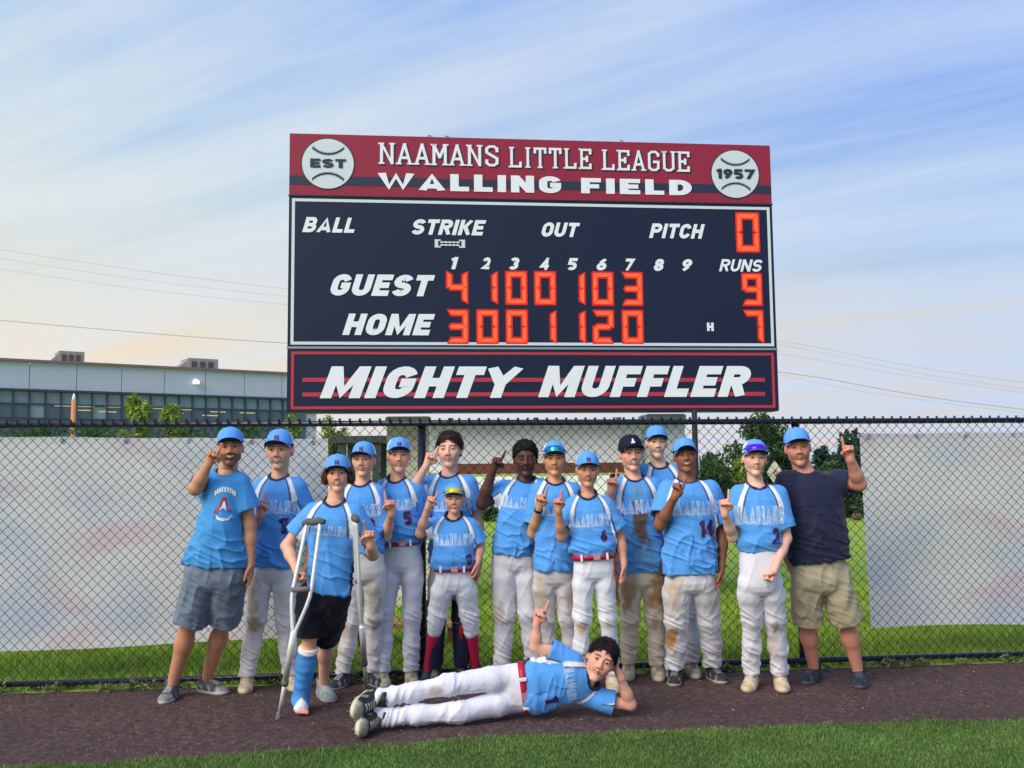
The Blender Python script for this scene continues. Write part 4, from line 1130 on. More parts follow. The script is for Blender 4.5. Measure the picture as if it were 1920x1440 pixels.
def hand(W, U, P, T, s, pose):
    """palm, four fingers of unequal length and a thumb. U wrist to fingers, P palm normal, T thumb side"""
    pr = []; offs = (.028, .0095, -.009, -.026); ln = (.074, .082, .076, .060)
    pr.append(cone(W - U * .012 * s, W + U * .03 * s, .0235 * s, .024 * s, .012))
    for i, o in enumerate(offs):
        b = W + (U * (.082 - .003 * abs(i - 1)) + T * o) * s
        pr.append(cone(W + (U * .018 + T * o * .55) * s, b, .0145 * s, .0125 * s, .010))
        if pose == 'point' and i == 0: dirs = [U * .995 + P * .08, U * .995 + P * .05, U]
        elif pose in ('point', 'fist'): dirs = [U * .25 + P * .95, -U * .85 + P * .35, -U * .6 - P * .75]
        else:
            c = .10 + .08 * i; dirs = [U * .97 + P * c, U * .88 + P * (c + .3), U * .7 + P * (c + .5)]
        p = b
        for j, (fr, dr) in enumerate(zip((.44, .31, .25), dirs)):
            q = p + nrm(dr) * ln[i] * fr * s
            r0 = (.0098, .0090, .0082, .0074)
            pr.append(cone(p, q, r0[j] * s, r0[j + 1] * s, .003)); p = q
    tb = W + (U * .026 + T * .026) * s
    if pose == 'relax': d1, d2, d3 = U * .75 + T * .5 + P * .35, U * .95 + T * .12 + P * .3, U + P * .35
    else: d1, d2, d3 = U * .55 + T * .45 + P * .72, U * .55 - T * .55 + P * .55, U * .15 - T * .95 + P * .1
    a = tb + nrm(d1) * .040 * s; b = a + nrm(d2) * .032 * s; c = b + nrm(d3) * .026 * s
    pr += [cone(tb, a, .016 * s, .0125 * s, .010), cone(a, b, .0118 * s, .0105 * s, .004), cone(b, c, .0102 * s, .0085 * s, .004)]
    return pr


def head_prims(c, R, s, o):
    """R rows: right, forward, up"""
    g = lambda x, f, u: c + (R[0] * x + R[1] * f + R[2] * u) * s
    fat = o.get('fat', 1.0) * (.97 + .06 * ((hash(round(c[0] * 1000)) % 7) / 6))
    pr = [ell(g(0, -.014, .034), np.array([.076, .094, .086]) * s, R, .02),
          ell(g(0, .016, -.028), np.array([.067 * fat, .072, .078]) * s, R, .03),
          cone(g(-.041 * fat, .002, -.062), g(-.008, .062, -.099), .021 * s * fat, .017 * s, .014), cone(g(.041 * fat, .002, -.062), g(.008, .062, -.099), .021 * s * fat, .017 * s, .014),
          ell(g(0, .065, -.100), np.array([.022, .017, .017]) * s, R, .014),
          cone(g(-.036, .072, .030), g(.036, .072, .030), .014 * s, .014 * s, .014),
          cone(g(-.040, .058, -.018), g(-.030, .060, -.034), .022 * s, .022 * s, .02), cone(g(.040, .058, -.018), g(.030, .060, -.034), .022 * s, .022 * s, .02)]
    for sx in (-1, 1):
        pr.append(ell(g(sx * .031, .094, .008), np.array([.017, .016, .011]) * s, R, .012, True))
        pr.append(ell(g(sx * .031, .0735, .007), np.array([.0165, .0145, .0135]) * s, R, .004)); pr.append(ell(g(sx * .031, .092, .0075), np.array([.0125, .013, .0050]) * s, R, .0015, True))
        pr.append(ell(g(sx * .078, -.008, -.006), np.array([.009, .019, .029]) * s, R, .006))
        pr.append(ell(g(sx * .092, .002, -.004), np.array([.0075, .009, .016]) * s, R, .006, True))
        pr.append(ell(g(sx * .0125, .092, -.030), np.array([.0085, .010, .0085]) * s, R, .006))
    pr += [cone(g(0, .083, .018), g(0, .097, -.020), .0080 * s, .0110 * s, .012), ell(g(0, .099, -.026), np.array([.0115, .0095, .0088]) * s, R, .006)]
    sm = o.get('smile', 0)
    w = .021 + .008 * sm; lift = .007 * sm
    if o.get('open', 0): pr.append(cone(g(-w * .8, .072, -.054), g(w * .8, .070, -.054), .013 * s, .013 * s, .012))
    for dz, rr in ((-.0505, .0058), (-.0625, .0068)):
        if o.get('open', 0): dz += .003 if dz > -.055 else -.004
        pr.append(cone(g(-w, .072, dz + lift), g(0, .0855, dz), rr * .7 * s, rr * s, .006)); pr.append(cone(g(w, .072, dz + lift), g(0, .0855, dz), rr * .7 * s, rr * s, .006))
    return pr


def face_paint(V, N, c, R, s, o, tone):
    q = (V - c) @ R.T / s; x, f, u = q[:, 0], q[:, 1], q[:, 2]; ax = np.abs(x)
    C = np.tile(np.array(tone, float), (len(V), 1))
    sm = o.get('smile', 0); dark = sum(tone) < .25
    C *= (1 + .10 * (vn(q * 45, 3) - .5))[:, None]
    front = f > .03
    k = np.exp(-(((ax - .043) / .022) ** 2 + ((u + .026) / .02) ** 2)) * front * .5; C = lerpc(C, np.array(tone) * [1.05, .62, .60], k)
    k = np.exp(-(((x) / .014) ** 2 + ((u + .024) / .014) ** 2)) * front * .5; C = lerpc(C, np.array(tone) * [.80, .62, .58], np.exp(-(((ax - .031) / .021) ** 2 + ((u - .010) / .013) ** 2)) * front * .55); C = lerpc(C, np.array(tone) * [1.05, .66, .62], k)
    C = lerpc(C, np.array(tone) * [1.0, .6, .55], (ax > .073) * .4)
    w = .025 + .008 * sm
    lip = np.exp(-((np.maximum(ax - w * .72, 0) / .006) ** 2 + ((u + .056 - .007 * sm * (ax / w) ** 2) / .0085) ** 4)) * (f > .06)
    C = lerpc(C, np.array(tone) * ([.85, .60, .60] if not dark else [.9, .6, .65]), lip * .8)
    ln = np.exp(-(((u + .0562 - .007 * sm * (ax / w) ** 2) / .0030) ** 2)) * (ax < w) * (f > .055)
    C = lerpc(C, srgb(96, 44, 42) if not dark else srgb(40, 18, 20), ln * .8)
    if o.get('open', 0):
        t = np.clip(ax / w, 0, 1.2); hi = -.0495 + .0075 * sm * t ** 2; lo = -.0640 + (.0155 + .004 * sm) * t ** 2; e = .0012; m = (ax < w) * (f > .05)
        C = lerpc(C, srgb(88, 40, 40), sstep(lo - e - .002, lo + e - .002, u) * (1 - sstep(hi - e + .002, hi + e + .002, u)) * m)
        C = lerpc(C, np.array(srgb(226, 214, 204)) * (.6 + .5 * min(1, sum(tone))), sstep(lo - e + .0040, lo + e + .0040, u) * (1 - sstep(hi - e - .001, hi + e - .001, u)) * m * .9)
    hc = o.get('haircol', srgb(52, 36, 28))
    br = np.exp(-(((u - .0300 + .10 * (ax - .03) ** 2 * 60) / .0050) ** 4)) * (ax > .012) * (ax < .050) * (f > .04)
    C = lerpc(C, hc, br * .85)
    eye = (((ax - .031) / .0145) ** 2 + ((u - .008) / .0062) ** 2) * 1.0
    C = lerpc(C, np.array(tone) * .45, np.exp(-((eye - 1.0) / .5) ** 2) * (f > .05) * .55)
    if o.get('beard', 0):
        b = sstep(.0, .02, f) * sstep(-.030, -.044, u) * (1 - lip) * o['beard'] + np.exp(-(((u + .042) / .006) ** 2)) * (ax < .03) * (f > .05) * o['beard']
        C = lerpc(C, hc, np.clip(b, 0, 1) * (.65 + .5 * vn(q * 260, 7)) * .75)
    return np.clip(C, 0.002, 1)


def make_cap(parent, org, c, R, s, o):
    kind = o['cap']
    g = lambda x, f, u: c + (R[0] * x + R[1] * f + R[2] * u) * s - org
    tilt = o.get('captilt', 0.0)
    V = []; Cc = []; Fq = []; nu, nv = 44, 14
    rim = .042; H = .095
    fc = {'blue': CAPBLUE, 'navy': srgb(26, 26, 50), 'white': CAPBLUE, 'allblue': CAPBLUE}[kind]; bc = {'blue': WHITE, 'navy': srgb(26, 26, 50), 'white': WHITE, 'allblue': srgb(84, 146, 214)}[kind]
    def P3(x, f, u): u2 = u + tilt * f; return g(x, f - tilt * (u - rim) * .6, u2)
    for j in range(nv + 1):
        ps = math.pi / 2 * j / nv
        for i in range(nu):
            th = 2 * math.pi * i / nu
            cr = math.cos(ps) ** .72; x = .0855 * cr * math.sin(th); f = -.010 + (.105 if math.cos(th) > 0 else .100) * cr * math.cos(th)
            u = rim + H * math.sin(ps) * (1.0 + .06 * max(0, math.cos(th)) * math.sin(2 * ps))
            if math.cos(th) < 0: u -= .018 * -math.cos(th) * (1 - j / nv)
            pan = (i % (nu // 6 + 1)) == 0
            V.append(P3(x, f, u)); Cc.append(np.array(fc if f > (.030 if kind == 'white' else .008) or (f > -.02 and u > rim + .08) else bc) * (.86 if pan else 1))
    for j in range(nv):
        for i in range(nu): Fq.append((j * nu + i, j * nu + (i + 1) % nu, (j + 1) * nu + (i + 1) % nu, (j + 1) * nu + i))
    cap = link('cap', mesh_np('cap', V, np.array(Fq), True, np.array(Cc)), M['cap'], parent)
    MB().tube([P3(0, -.01, rim + H - .002), P3(0, -.01, rim + H + .005)], [.009 * s, .006 * s], 8).build('button', M['cap_btn_' + kind] if 'cap_btn_' + kind in M else M['text_pale'], cap)
    # brim: a curved peak with thickness
    V = []; Cc = []; Fq = []; nu, nv = 21, 7; cur = o.get('curve', 1.0)
    for side in (0, 1):
        for j in range(nv + 1):
            t = j / nv
            for i in range(nu):
                q = -1 + 2 * i / (nu - 1); th = math.radians(66) * q
                x0, f0 = .0850 * math.sin(th), -.010 + .1045 * math.cos(th)
                L = .075 * math.sqrt(max(0, 1 - q ** 4)); x = x0 * (1 + .04 * t); f = f0 + L * t
                u = rim + .002 - cur * (.031 * q * q) * (.35 + .65 * t) + .021 * t * L / .075 - (.0035 if side else 0)
                V.append(P3(x, f, u)); edge = j == nv
                Cc.append(NAVY if (side and kind != 'x') else (fc if kind != 'white' else fc))
    m = nu * (nv + 1)
    for b in (0, m):
        for j in range(nv):
            for i in range(nu - 1): Fq.append((b + j * nu + i, b + j * nu + i + 1, b + (j + 1) * nu + i + 1, b + (j + 1) * nu + i))
    for i in range(nu - 1): Fq.append((nv * nu + i, nv * nu + i + 1, m + nv * nu + i + 1, m + nv * nu + i))
    link('brim', mesh_np('brim', V, np.array(Fq), True, np.array(Cc)), M['cap'], cap)

    def onfront(a, b, lift=.002):
        ps = math.asin(min(.99, max(.02, b / H))); cr = math.cos(ps) ** .72; sn = max(-.95, min(.95, a / (.0855 * cr)))
        return P3(a, -.010 + (.105 + lift) * cr * math.sqrt(1 - sn * sn) + lift, rim + b)
    def glyph_on(w, ca, cb, wd, ht, m, name, lift, t=.24):
        V, Pq, _ = heavy_word(w, t); W = [onfront(ca + (v[0] - .5) * wd, cb + (v[1] - .5) * ht, lift + v[2]) for v in V]
        link(name, mesh_np(name, W, Pq), m, cap)
    if kind == 'navy':
        W = [onfront(x, y + .045, .003) for x, y in ((-.018, -.012), (.006, -.014), (.016, -.004), (.006, .002), (.004, .020), (-.006, .018), (-.008, .004))]
        link('emblem', mesh_np('emblem', W, [tuple(range(7))]), M['print_white'], cap)
    elif not o.get('shades') and not o.get('noemblem'):
        glyph_on('N', .003, .038, .027, .031, M['text_redl'], 'emblem', .0010, .24); glyph_on('N', 0, .041, .026, .030, M['text_navy'], 'emblem', .0022, .2)
    if o.get('shades'):
        lens = M[o['shades']]; V = []; Fq = []; nu, nv = 25, 5
        for sd in (0, 1):
            for j in range(nv + 1):
                for i in range(nu):
                    q = -1 + 2 * i / (nu - 1); v = j / nv
                    low = .008 + .009 * math.exp(-(q / .16) ** 2); hi = .060 - .016 * abs(q) ** 3
                    a = q * .069; b = low + (hi - low) * v
                    V.append(onfront(a, b, .012 + .004 * math.sin(v * math.pi) - .003 * sd))
        m = nu * (nv + 1)
        for b in (0, m):
            for j in range(nv):
                for i in range(nu - 1): Fq.append((b + j * nu + i, b + j * nu + i + 1, b + (j + 1) * nu + i + 1, b + (j + 1) * nu + i))
        sg = link('sunglasses', mesh_np('sunglasses', V, np.array(Fq), True), lens, cap)
        if o['shades'] == 'lens_g':
            V2 = [onfront((i / 6 - .5) * .044, .022 + .026 * j, .0185) for j in (0, 1) for i in range(7)]
            link('lens_reflection', mesh_np('lens_reflection', V2, [(i, i + 1, i + 8, i + 7) for i in range(6)]), M['lens_g2'], cap)
        fr = MB(); fr.tube([onfront(q * .066, .009 + .008 * math.exp(-(q / .2) ** 2), .011) for q in np.linspace(-1, 1, 15)], .0028, 5)
        for sx in (-1, 1): fr.tube([onfront(sx * .066, .03, .010), P3(sx * .088, .03, rim + .022), P3(sx * .090, -.03, rim + .014)], .003, 5)
        fr.build('glasses_frame', M['guard'], cap)
    return cap


def make_hair(parent, org, c, R, s, o, seed):
    k = o.get('hair'); hc = np.array(o.get('haircol', srgb(52, 36, 28)))
    if not k: return
    g = lambda x, f, u: c + (R[0] * x + R[1] * f + R[2] * u) * s
    e = {'short': .003, 'side': .005, 'curly': .012, 'mop': .012, 'afro': .014, 'crop': .009, 'buzz': .002, 'floppy': .012}[k]
    pr = [ell(g(0, -.018, .036), np.array([.076 + e * .8, .094 + e, .086 + e]) * s, R, .01)]
    free = k in ('mop', 'afro', 'crop', 'floppy')
    if free:
        pr.append(ell(g(0, -.040, -.005), np.array([.070, .068, .060]) * s, R, .02))
        top = {'mop': .060, 'afro': .066, 'crop': .064, 'floppy': .060}[k]
        pr.append(ell(g(0, .100, top - .088), np.array([.070, .085, .088]) * s, R, .004, True))
        for sx in (-1, 1): pr.append(ell(g(sx * .088, .010, -.030), np.array([.030, .050, .048]) * s, R, .004, True))
        pr.append(half(g(0, -.06, -.050), -R[2] + R[1] * .9))
    else:
        low = {'short': -.026, 'side': -.028, 'buzz': -.026, 'curly': -.060}[k]
        if k == 'curly':
            for sx in (-1, 1):
                for a in range(6): pr.append(ell(g(sx * (.080 + .008 * (a % 2)), .024 - .018 * a, -.014 - .009 * (a % 3)), np.array([.014, .016, .030]) * s, R, .01))
        pr.append(ell(g(0, -.03, -.01), np.array([.070 + e * .6, .070 + e, .06]) * s, R, .02))
        pr.append(ell(g(0, .105, -.035), np.array([.082 if k != 'curly' else .074, .100, .10]) * s, R, .003, True))
        if k != 'curly':
            for sx in (-1, 1): pr.append(ell(g(sx * .090, -.002, -.022), np.array([.030, .030, .040]) * s, R, .003, True))
        pr.append(half(g(0, .0, low), -R[2]))
    if o.get('cap'): pr.append(half(g(0, 0, .052), R[2]))
    am = {'curly': .008, 'mop': .006, 'afro': .007, 'crop': .005, 'floppy': .006}.get(k, .0015)
    def disp(V, N):
        q = (V - c) @ R.T / s
        return ((vn(q * 45, seed) - .5) * am * 1.6 + (vn(q * [120, 120, 60], seed + 1) - .5) * am) * s
    V, Q, N = solid(pr, .0046, disp)
    q = (V - c) @ R.T / s
    C = hc[None] * (0.65 + .6 * vn(q * [90, 90, 30], seed + 2))[:, None]
    # locks: short tapered blades growing out of the hair mass
    r = np.random.RandomState(seed); n = {'curly': 2600, 'mop': 2600, 'floppy': 3000, 'afro': 2600, 'crop': 2600, 'side': 900, 'short': 500, 'buzz': 200}[k]
    cand = np.arange(len(V)) if not o.get('cap') else np.where(q[:, 2] < .040)[0]
    i = cand[r.randint(0, len(cand), n)]; P = V[i]; Nn = N[i]; qq = q[i]
    if k in ('floppy', 'mop', 'crop'):
        d = -R[2][None] * (.5 + .6 * (qq[:, 1:2] < .02)) + R[1][None] * np.clip(qq[:, 1:2] * 14, -.8, 1.0) + R[0][None] * np.sign(qq[:, :1] + .012) * .5
        ln = (.020 + .016 * r.rand(n)) * s; out = .35
    elif k == 'afro': d = r.normal(size=(n, 3)); ln = (.006 + .006 * r.rand(n)) * s; out = 1.2
    elif k == 'curly': d = -R[2][None] * .5 + r.normal(size=(n, 3)) * .8; ln = (.012 + .014 * r.rand(n)) * s; out = .7
    else: d = -R[2][None] + r.normal(size=(n, 3)) * .3; ln = (.006 + .008 * r.rand(n)) * s; out = .15
    d = d + r.normal(size=(n, 3)) * .25; d = d - Nn * (d * Nn).sum(1)[:, None]; d /= np.linalg.norm(d, axis=1)[:, None] + 1e-9
    d = d + Nn * out * r.rand(n)[:, None]; sd = np.cross(d, Nn); sd /= np.linalg.norm(sd, axis=1)[:, None] + 1e-9; w = (.0022 + .0016 * r.rand(n))[:, None] * s * sd
    tip = P + d * ln[:, None]; midp = P + d * ln[:, None] * .55 + Nn * .002
    BV = np.stack([P - w, P + w, midp + w * .9, midp - w * .9, tip + w * .12, tip - w * .12], 1).reshape(-1, 3)
    b0 = len(V) + np.arange(n)[:, None] * 6; BQ = np.concatenate([b0 + [[0, 1, 2, 3]], b0 + [[3, 2, 4, 5]]])
    BC = np.repeat(hc[None] * (.6 + .9 * r.rand(n))[:, None], 6, 0)
    link('hair', mesh_np('hair', np.concatenate([V, BV]) - org, np.concatenate([Q, BQ]), True, np.concatenate([C, BC])), M['hair'], parent)


def make_shoe(parent, org, A, Fd, U, s, o, name='shoe'):
    S = np.cross(Fd, U); R = np.array([S, Fd, U]); g = lambda x, f, u: A + (S * x + Fd * f + U * u) * s
    pr = [ell(g(0, -.015, .040), np.array([.040, .078, .050]) * s, R, .02), ell(g(0, .085, .030), np.array([.048, .085, .034]) * s, R, .03), cone(g(0, -.018, .05), g(0, -.024, .112), .040 * s, .041 * s, .02),
          ell(g(0, .04, .045), np.array([.040, .07, .04]) * s, R, .02), half(g(0, 0, .003), -U),
          cone(g(0, -.024, .10), g(0, -.024, .14), .034 * s, .036 * s, .0, True)]
    V, Q, N = solid(pr, .0052)
    q = (V - A) @ R.T / s
    C = np.tile(np.array(o[0]), (len(V), 1)); wear = vn(q * 40, 5)
    C = C * (.6 + .6 * wear)[:, None]; pan = (np.abs(q[:, 0]) > .024) * (np.sin(q[:, 1] * 95 + q[:, 2] * 60) > .35) * (q[:, 2] < .06); C = lerpc(C, o[2], pan * .35)
    sole = q[:, 2] < .026 + .004 * sstep(.02, .12, q[:, 1]); C = lerpc(C, o[1], sole.astype(float) * .95)
    toe = sstep(.10, .13, q[:, 1]) * o[3] if len(o) > 3 else 0 * q[:, 0]; C = lerpc(C, o[1], toe * (1 - sole))
    lace = (np.abs(q[:, 0]) < .020) * (q[:, 1] > .02) * (q[:, 1] < .10) * (q[:, 2] > .05) * (np.sin(q[:, 1] * 420) > .1)
    C = lerpc(C, o[2], lace.astype(float) * .9)
    sh = link(name, mesh_np(name, V - org, Q, True, C), M['shoe'], parent)
    if o[4] if len(o) > 4 else False:
        st = MB()
        for x, f in ((-.03, .12), (.03, .12), (0, .145), (-.033, .06), (.033, .06), (-.02, -.05), (.02, -.05)):
            st.tube([g(x, f, .010) - org, g(x, f, -.004) - org], [.007 * s, .004 * s], 6)
        tag(st.build('studs', M['guard'], sh), kind='stuff')
    return sh


def jersey_paint(V, q, D, kind, arms, rnd):
    """q: right, forward, down from the neck base. arms: list of (shoulder, elbow, side)"""
    x, f, v = q[:, 0], q[:, 1], q[:, 2]; ax = np.abs(x); sc = D['sc']; W = D['W']
    n = len(V)
    if kind == 'navytee': return np.tile(np.array(srgb(26, 32, 62)), (n, 1))
    C = np.tile(np.array(BLUE if kind == 'jersey' else srgb(68, 148, 214)), (n, 1))
    if kind == 'jersey':
        arm = np.zeros(n, bool); under = np.zeros(n)
        for Sh, El, sd, R in arms:
            d = El - Sh; L = np.linalg.norm(d); d = d / L; r = V - Sh; t = r @ d; rad = r - t[:, None] * d
            dd = np.linalg.norm(rad, axis=1); on = (t > .045 * sc) & (t < L * 1.05) & (dd < .100 * sc) & ((x * sd > W * 1.03) | (r @ R[1] > .17) | (t < 0)); arm |= on
            inner = nrm(-R[0] * sd * 1.0 - R[2] * .35 + R[1] * .25); inner = nrm(inner - d * (inner @ d))
            cs = (rad @ inner) / (dd + 1e-6); under = np.where(on, np.maximum(under, cs), under)
        vs = np.array([-.02, .0, .03, .06, .10, .15, .20, .6]) * sc; xs = np.array([.064, .078, .104, .126, .145, .158, .164, .166]) * sc * (W / (.175 * sc)) ** .8
        xc = np.interp(v, vs, xs)
        wd = (.0105 + .004 * sstep(.03, .14, v / sc)) * sc; e = .0035
        body = (~arm).astype(float); cut = 1 - sstep(.165, .19, v / sc)
        band = lambda lo, hi: sstep(lo - e, lo + e, ax) * (1 - sstep(hi - e, hi + e, ax))
        sidep = body * sstep(.17, .20, v / sc) * sstep(-e, e, ax - (xc + (.014 - .022 * sstep(.24, .4, v / sc)) * sc)) * (1 - sstep(.02, .03, f / sc))
        C = lerpc(C, NAVY, sidep)
        C = lerpc(C, NAVY, band(xc - wd - .008 * sc, xc - wd + .002) * body * cut)
        C = lerpc(C, WHITE, band(xc - wd, xc + wd) * body * cut)
        am = arm.astype(float); C = lerpc(C, NAVY, am * sstep(.42, .48, under)); C = lerpc(C, WHITE, am * sstep(.52, .58, under))
    return C


def make_person(D, seed):
    Y = D['Y']; b = D['b']; o = D['head']; tone = D['tone']
    pt = lambda p: px(p[0], p[1], Y + (p[2] if len(p) > 2 else 0))
    H3 = pt(D['hip']); NB = pt(D['nb']); Sa = pt(D['sa']); Sb = pt(D['sb'])
    NB = NB + nrm(NB - H3) * .016
    up = nrm(NB - H3); rt = Sb - Sa; rt = nrm(rt - up * (rt @ up)); fw = np.cross(rt, up); R = np.array([rt, fw, up])
    W = abs((Sb - Sa) @ rt) / 2; L = (NB - H3) @ up
    sc = L / .50
    lying = D.get('lying')
    feet = []
    for k in 'ab':
        q = D['f' + k]
        if lying: A = px(q[0], q[1], q[2]); feet.append((A, nrm(np.array(q[3], float)), nrm(np.array(q[4], float))))
        else:
            A = gnd(q[0], q[1]); T = gnd(q[2], q[3]); fl = (.105 if (D.get('cast') and k == 'a') else .160 * 1.1 * D.get('foot', 1.0))
            A = T - nrm((T - A) * [1, 1, 0]) * fl; dT = T - A; lim = fy(A[0]) - .17
            if A[1] > lim: A = A * [lim / A[1], lim / A[1], 0]
            d = dT; d[2] = 0; feet.append((A, nrm(d), np.array([0, 0, 1.0])))
    org = (feet[0][0] + feet[1][0]) / 2; org[2] = 0
    root = empty('person', org, D['label'], 'person', D.get('group', 'baseball team posing in front of the fence'))
    fs_ = D.get('foot', 1.0 if b > 1 else .96) * 1.12
    # joints
    hw = D.get('hw', .080 * b)
    hips = [H3 - rt * hw, H3 + rt * hw]
    ank = [A + U * .088 - Fd * .018 for A, Fd, U in feet]
    kn = []
    for i, k in enumerate('ab'):
        q = D['k' + k]
        if lying: kn.append(px(q[0], q[1], q[2]))
        else: kn.append(px(q[0], q[1], (Y + ank[i][1]) / 2 - .035 + (q[2] if len(q) > 2 else 0)))
    # head
    top, chin = o['top'], o['chin']; hp = px(chin[0], chin[1], Y + o.get('dy', -.05)); tp = px(top[0], top[1], Y + o.get('dy', -.05))
    uh = nrm(tp - hp); hs = np.linalg.norm(tp - hp) / (.253 if o.get('cap') else .246) * o.get('hk', 1.0) * 1.02
    yaw, pit = math.radians(o.get('yaw', 0)), math.radians(o.get('pitch', 0))
    f0 = np.array([math.sin(yaw), -math.cos(yaw), 0.0]); f0 = nrm(f0 - uh * (f0 @ uh)); r0 = np.cross(f0, uh) * 1.0
    r0 = r0 if r0[0] > 0 else -r0
    f1 = nrm(f0 * math.cos(pit) + uh * math.sin(pit)); u1 = nrm(uh * math.cos(pit) - f0 * math.sin(pit)); HR = np.array([r0, f1, u1])
    hc = hp + u1 * .117 * hs - f1 * .035 * hs
    # arms
    arms = []
    parts = []
    for k, Sh, sd in (('a', Sa, -1), ('b', Sb, 1)):
        el = D.get('e' + k); wr = D.get('w' + k)
        if el is None: continue
        El = pt(el); Wr = pt(wr); ar = D.get('arm', 1.0) * b ** .6
        parts += [cone(Sh, El, .044 * ar, .037 * ar, .02), cone(El, El + (Wr - El) * .4, .037 * ar, .035 * ar, .02), cone(El + (Wr - El) * .35, Wr, .036 * ar, .0235 * ar, .02)]
        hd = D['h' + k]; arms.append((Sh, El, sd, Wr, hd, parts, ar)); parts = []
    # ---- body
    pieces = []
    sw = (D['hem'][1] - D['hem'][0]) / 2 * Y / F if not lying else D['hemw']
    hem = pt(((D['hem'][0] + D['hem'][1]) / 2, D['hem'][2])) if not lying else pt(D['hemc'])
    sh_ = (hem - H3) @ up; cxh = (hem - H3) @ rt; cyh = (hem - H3) @ fw * 0
    ssh = ((Sa + Sb) / 2 - H3) @ up; csh = ((Sa + Sb) / 2 - H3) @ rt
    dep = D.get('dep', .118) * b
    kn_neck = cone(hc - HR[2] * .05 * hs - HR[1] * .036 * hs, NB - up * .03 - fw * .016, .047 * hs * b ** .5 * o.get('neck', 1), .054 * b ** .5 * sc ** .5, .014)
    hprims = head_prims(hc, HR, hs, o) + [kn_neck]
    V, Q, N = solid(hprims, .0034); C = face_paint(V, N, hc, HR, hs, o, tone); pieces.append((V, Q, C))
    bare = D.get('bare', 0)
    tor = [sect(H3, R, [[-.04, sw * .5, dep * .45, 0, 0], [L * .5, min(sw, W) * .62, dep * .6, csh * .5, 0], [ssh - .04, W * .7, dep * .6, csh, 0], [L, .05, .05, 0, 0]], .03), kn_neck]
    if lying: tor = tor[:1] + tor[1:]
    for i in range(2):
        kb_ = 1.0 if (bare and i in (0, 1)) else .72
        if not bare:
            tor.append(cone(hips[i], kn[i], .048 * b, .040 * b, .02)); tor.append(cone(kn[i], ank[i], .038 * b, .030 * b, .02)); tor.append(cone(ank[i], ank[i] - feet[i][2] * .05 + feet[i][1] * .03, .030, .03, .02)); continue
        tor.append(cone(hips[i], kn[i], .070 * b, .046 * b, .03)); tor.append(cone(kn[i], kn[i] + (ank[i] - kn[i]) * .35 - fw * .012, .045 * b, .050 * b, .03)); tor.append(cone(kn[i] + (ank[i] - kn[i]) * .3 - fw * .012, ank[i], .050 * b, .031 * b, .03))
        tor.append(cone(ank[i], ank[i] - feet[i][2] * .05 + feet[i][1] * .03, .032, .03, .02))
    V, Q, N = solid(tor, .0085 if bare else .015)
    q = np.tile(np.array(tone, float), (len(V), 1)) * (1 + .1 * (vn(V * 30, 2) - .5))[:, None]; pieces.append((V, Q, q))
    for Sh, El, sd, Wr, hd, pr, ar in arms:
        pr = list(pr)
        if hd:
            Ud = nrm(pt(hd[1]) - Wr) if hd[1] is not None else nrm(Wr - El)
            Pn = np.array(hd[2], float); Pn = nrm(Pn - Ud * (Pn @ Ud)); Tn = np.cross(Ud, Pn); 
            want = np.array(hd[3], float); Tn = Tn if Tn @ want > 0 else -Tn
            pr += hand(Wr, Ud, Pn, Tn, (.98 if b > .85 else .90) * D.get('handk', 1.0), hd[0])
        V, Q, N = solid(pr, .0046)
        C = np.tile(np.array(tone, float), (len(V), 1)) * (1 + .12 * (vn(V * 40, 2) - .5))[:, None]
        rr = np.linalg.norm(V - (Wr + nrm(Wr - El) * .09), axis=1); C = lerpc(C, np.array(tone) * [1.02, .78, .74], sstep(.11, .05, rr) * .6)
        pieces.append((V, Q, C))
    off = 0; VV, QQ, CC = [], [], []
    for V, Q, C in pieces: VV.append(V); QQ.append(Q + off); CC.append(C); off += len(V)
    body = link('body', mesh_np('body', np.concatenate(VV) - org, np.concatenate(QQ), True, np.concatenate(CC)), M['skin'], root)
    # eyes
    global eye_me
    if eye_me is None:
        bm = bmesh.new(); bmesh.ops.create_uvsphere(bm, u_segments=14, v_segments=10, radius=.0118); eye_me = bpy.data.meshes.new('eye'); bm.to_mesh(eye_me); bm.free()
        eye_me.materials.append(M['eye_white']); eye_me.materials.append(M['iris'])
        for p in eye_me.polygons:
            p.use_smooth = True
            if p.center.z > .0078: p.material_index = 1
    for sx in (-1, 1):
        e = bpy.data.objects.new('eye', eye_me); COL.objects.link(e); e.parent = root
        rot = Vector(tuple(HR[1])).to_track_quat('Z', 'Y').to_matrix().to_4x4()
        e.matrix_local = Matrix.Translation(tuple(hc + (HR[0] * sx * .031 + HR[1] * .0755 + HR[2] * .008) * hs - org)) @ rot @ Matrix.Scale(hs * .98, 4)
    if o.get('cap'): make_cap(root, org, hc, HR, hs * 1.0, o)
    make_hair(root, org, hc, HR, hs, o, seed)
    # ---- shirt
    kind = D.get('shirt', 'jersey'); tuck = D.get('tuck', False)
    mid = .5 * (sw + W)
    S = [[sh_ - .012, sw * (.93 if tuck else 1.0), max(dep, sw * .62), cxh, 0], [sh_ + .03, sw * (1.04 if tuck else 1.0), max(dep * 1.05, sw * .64), cxh, .0],
         [max(sh_ + .06, L * .45), mid * (1.03 if tuck else 1.0) * D.get('midk', .97), dep * D.get('belly', 1.08), (cxh + csh) / 2, .005], [ssh - .10, W * .98, dep * 1.06, csh, 0], [ssh - .03, W * .96, dep * .96, csh, 0],
         [ssh + .03, W * .76, dep * .75, csh, 0], [L + .0, .070, .068, 0, 0], [L + .035, .058, .056, 0, 0]]
    S = [S[0]] + [x for i, x in enumerate(S[1:]) if x[0] > S[0][0] + .02 and (i == 0 or x[0] > S[i][0])]
    S = sorted(S, key=lambda z: z[0])
    prs = [sect(H3, R, S, .03)]
    sl = D.get('sl', .82)
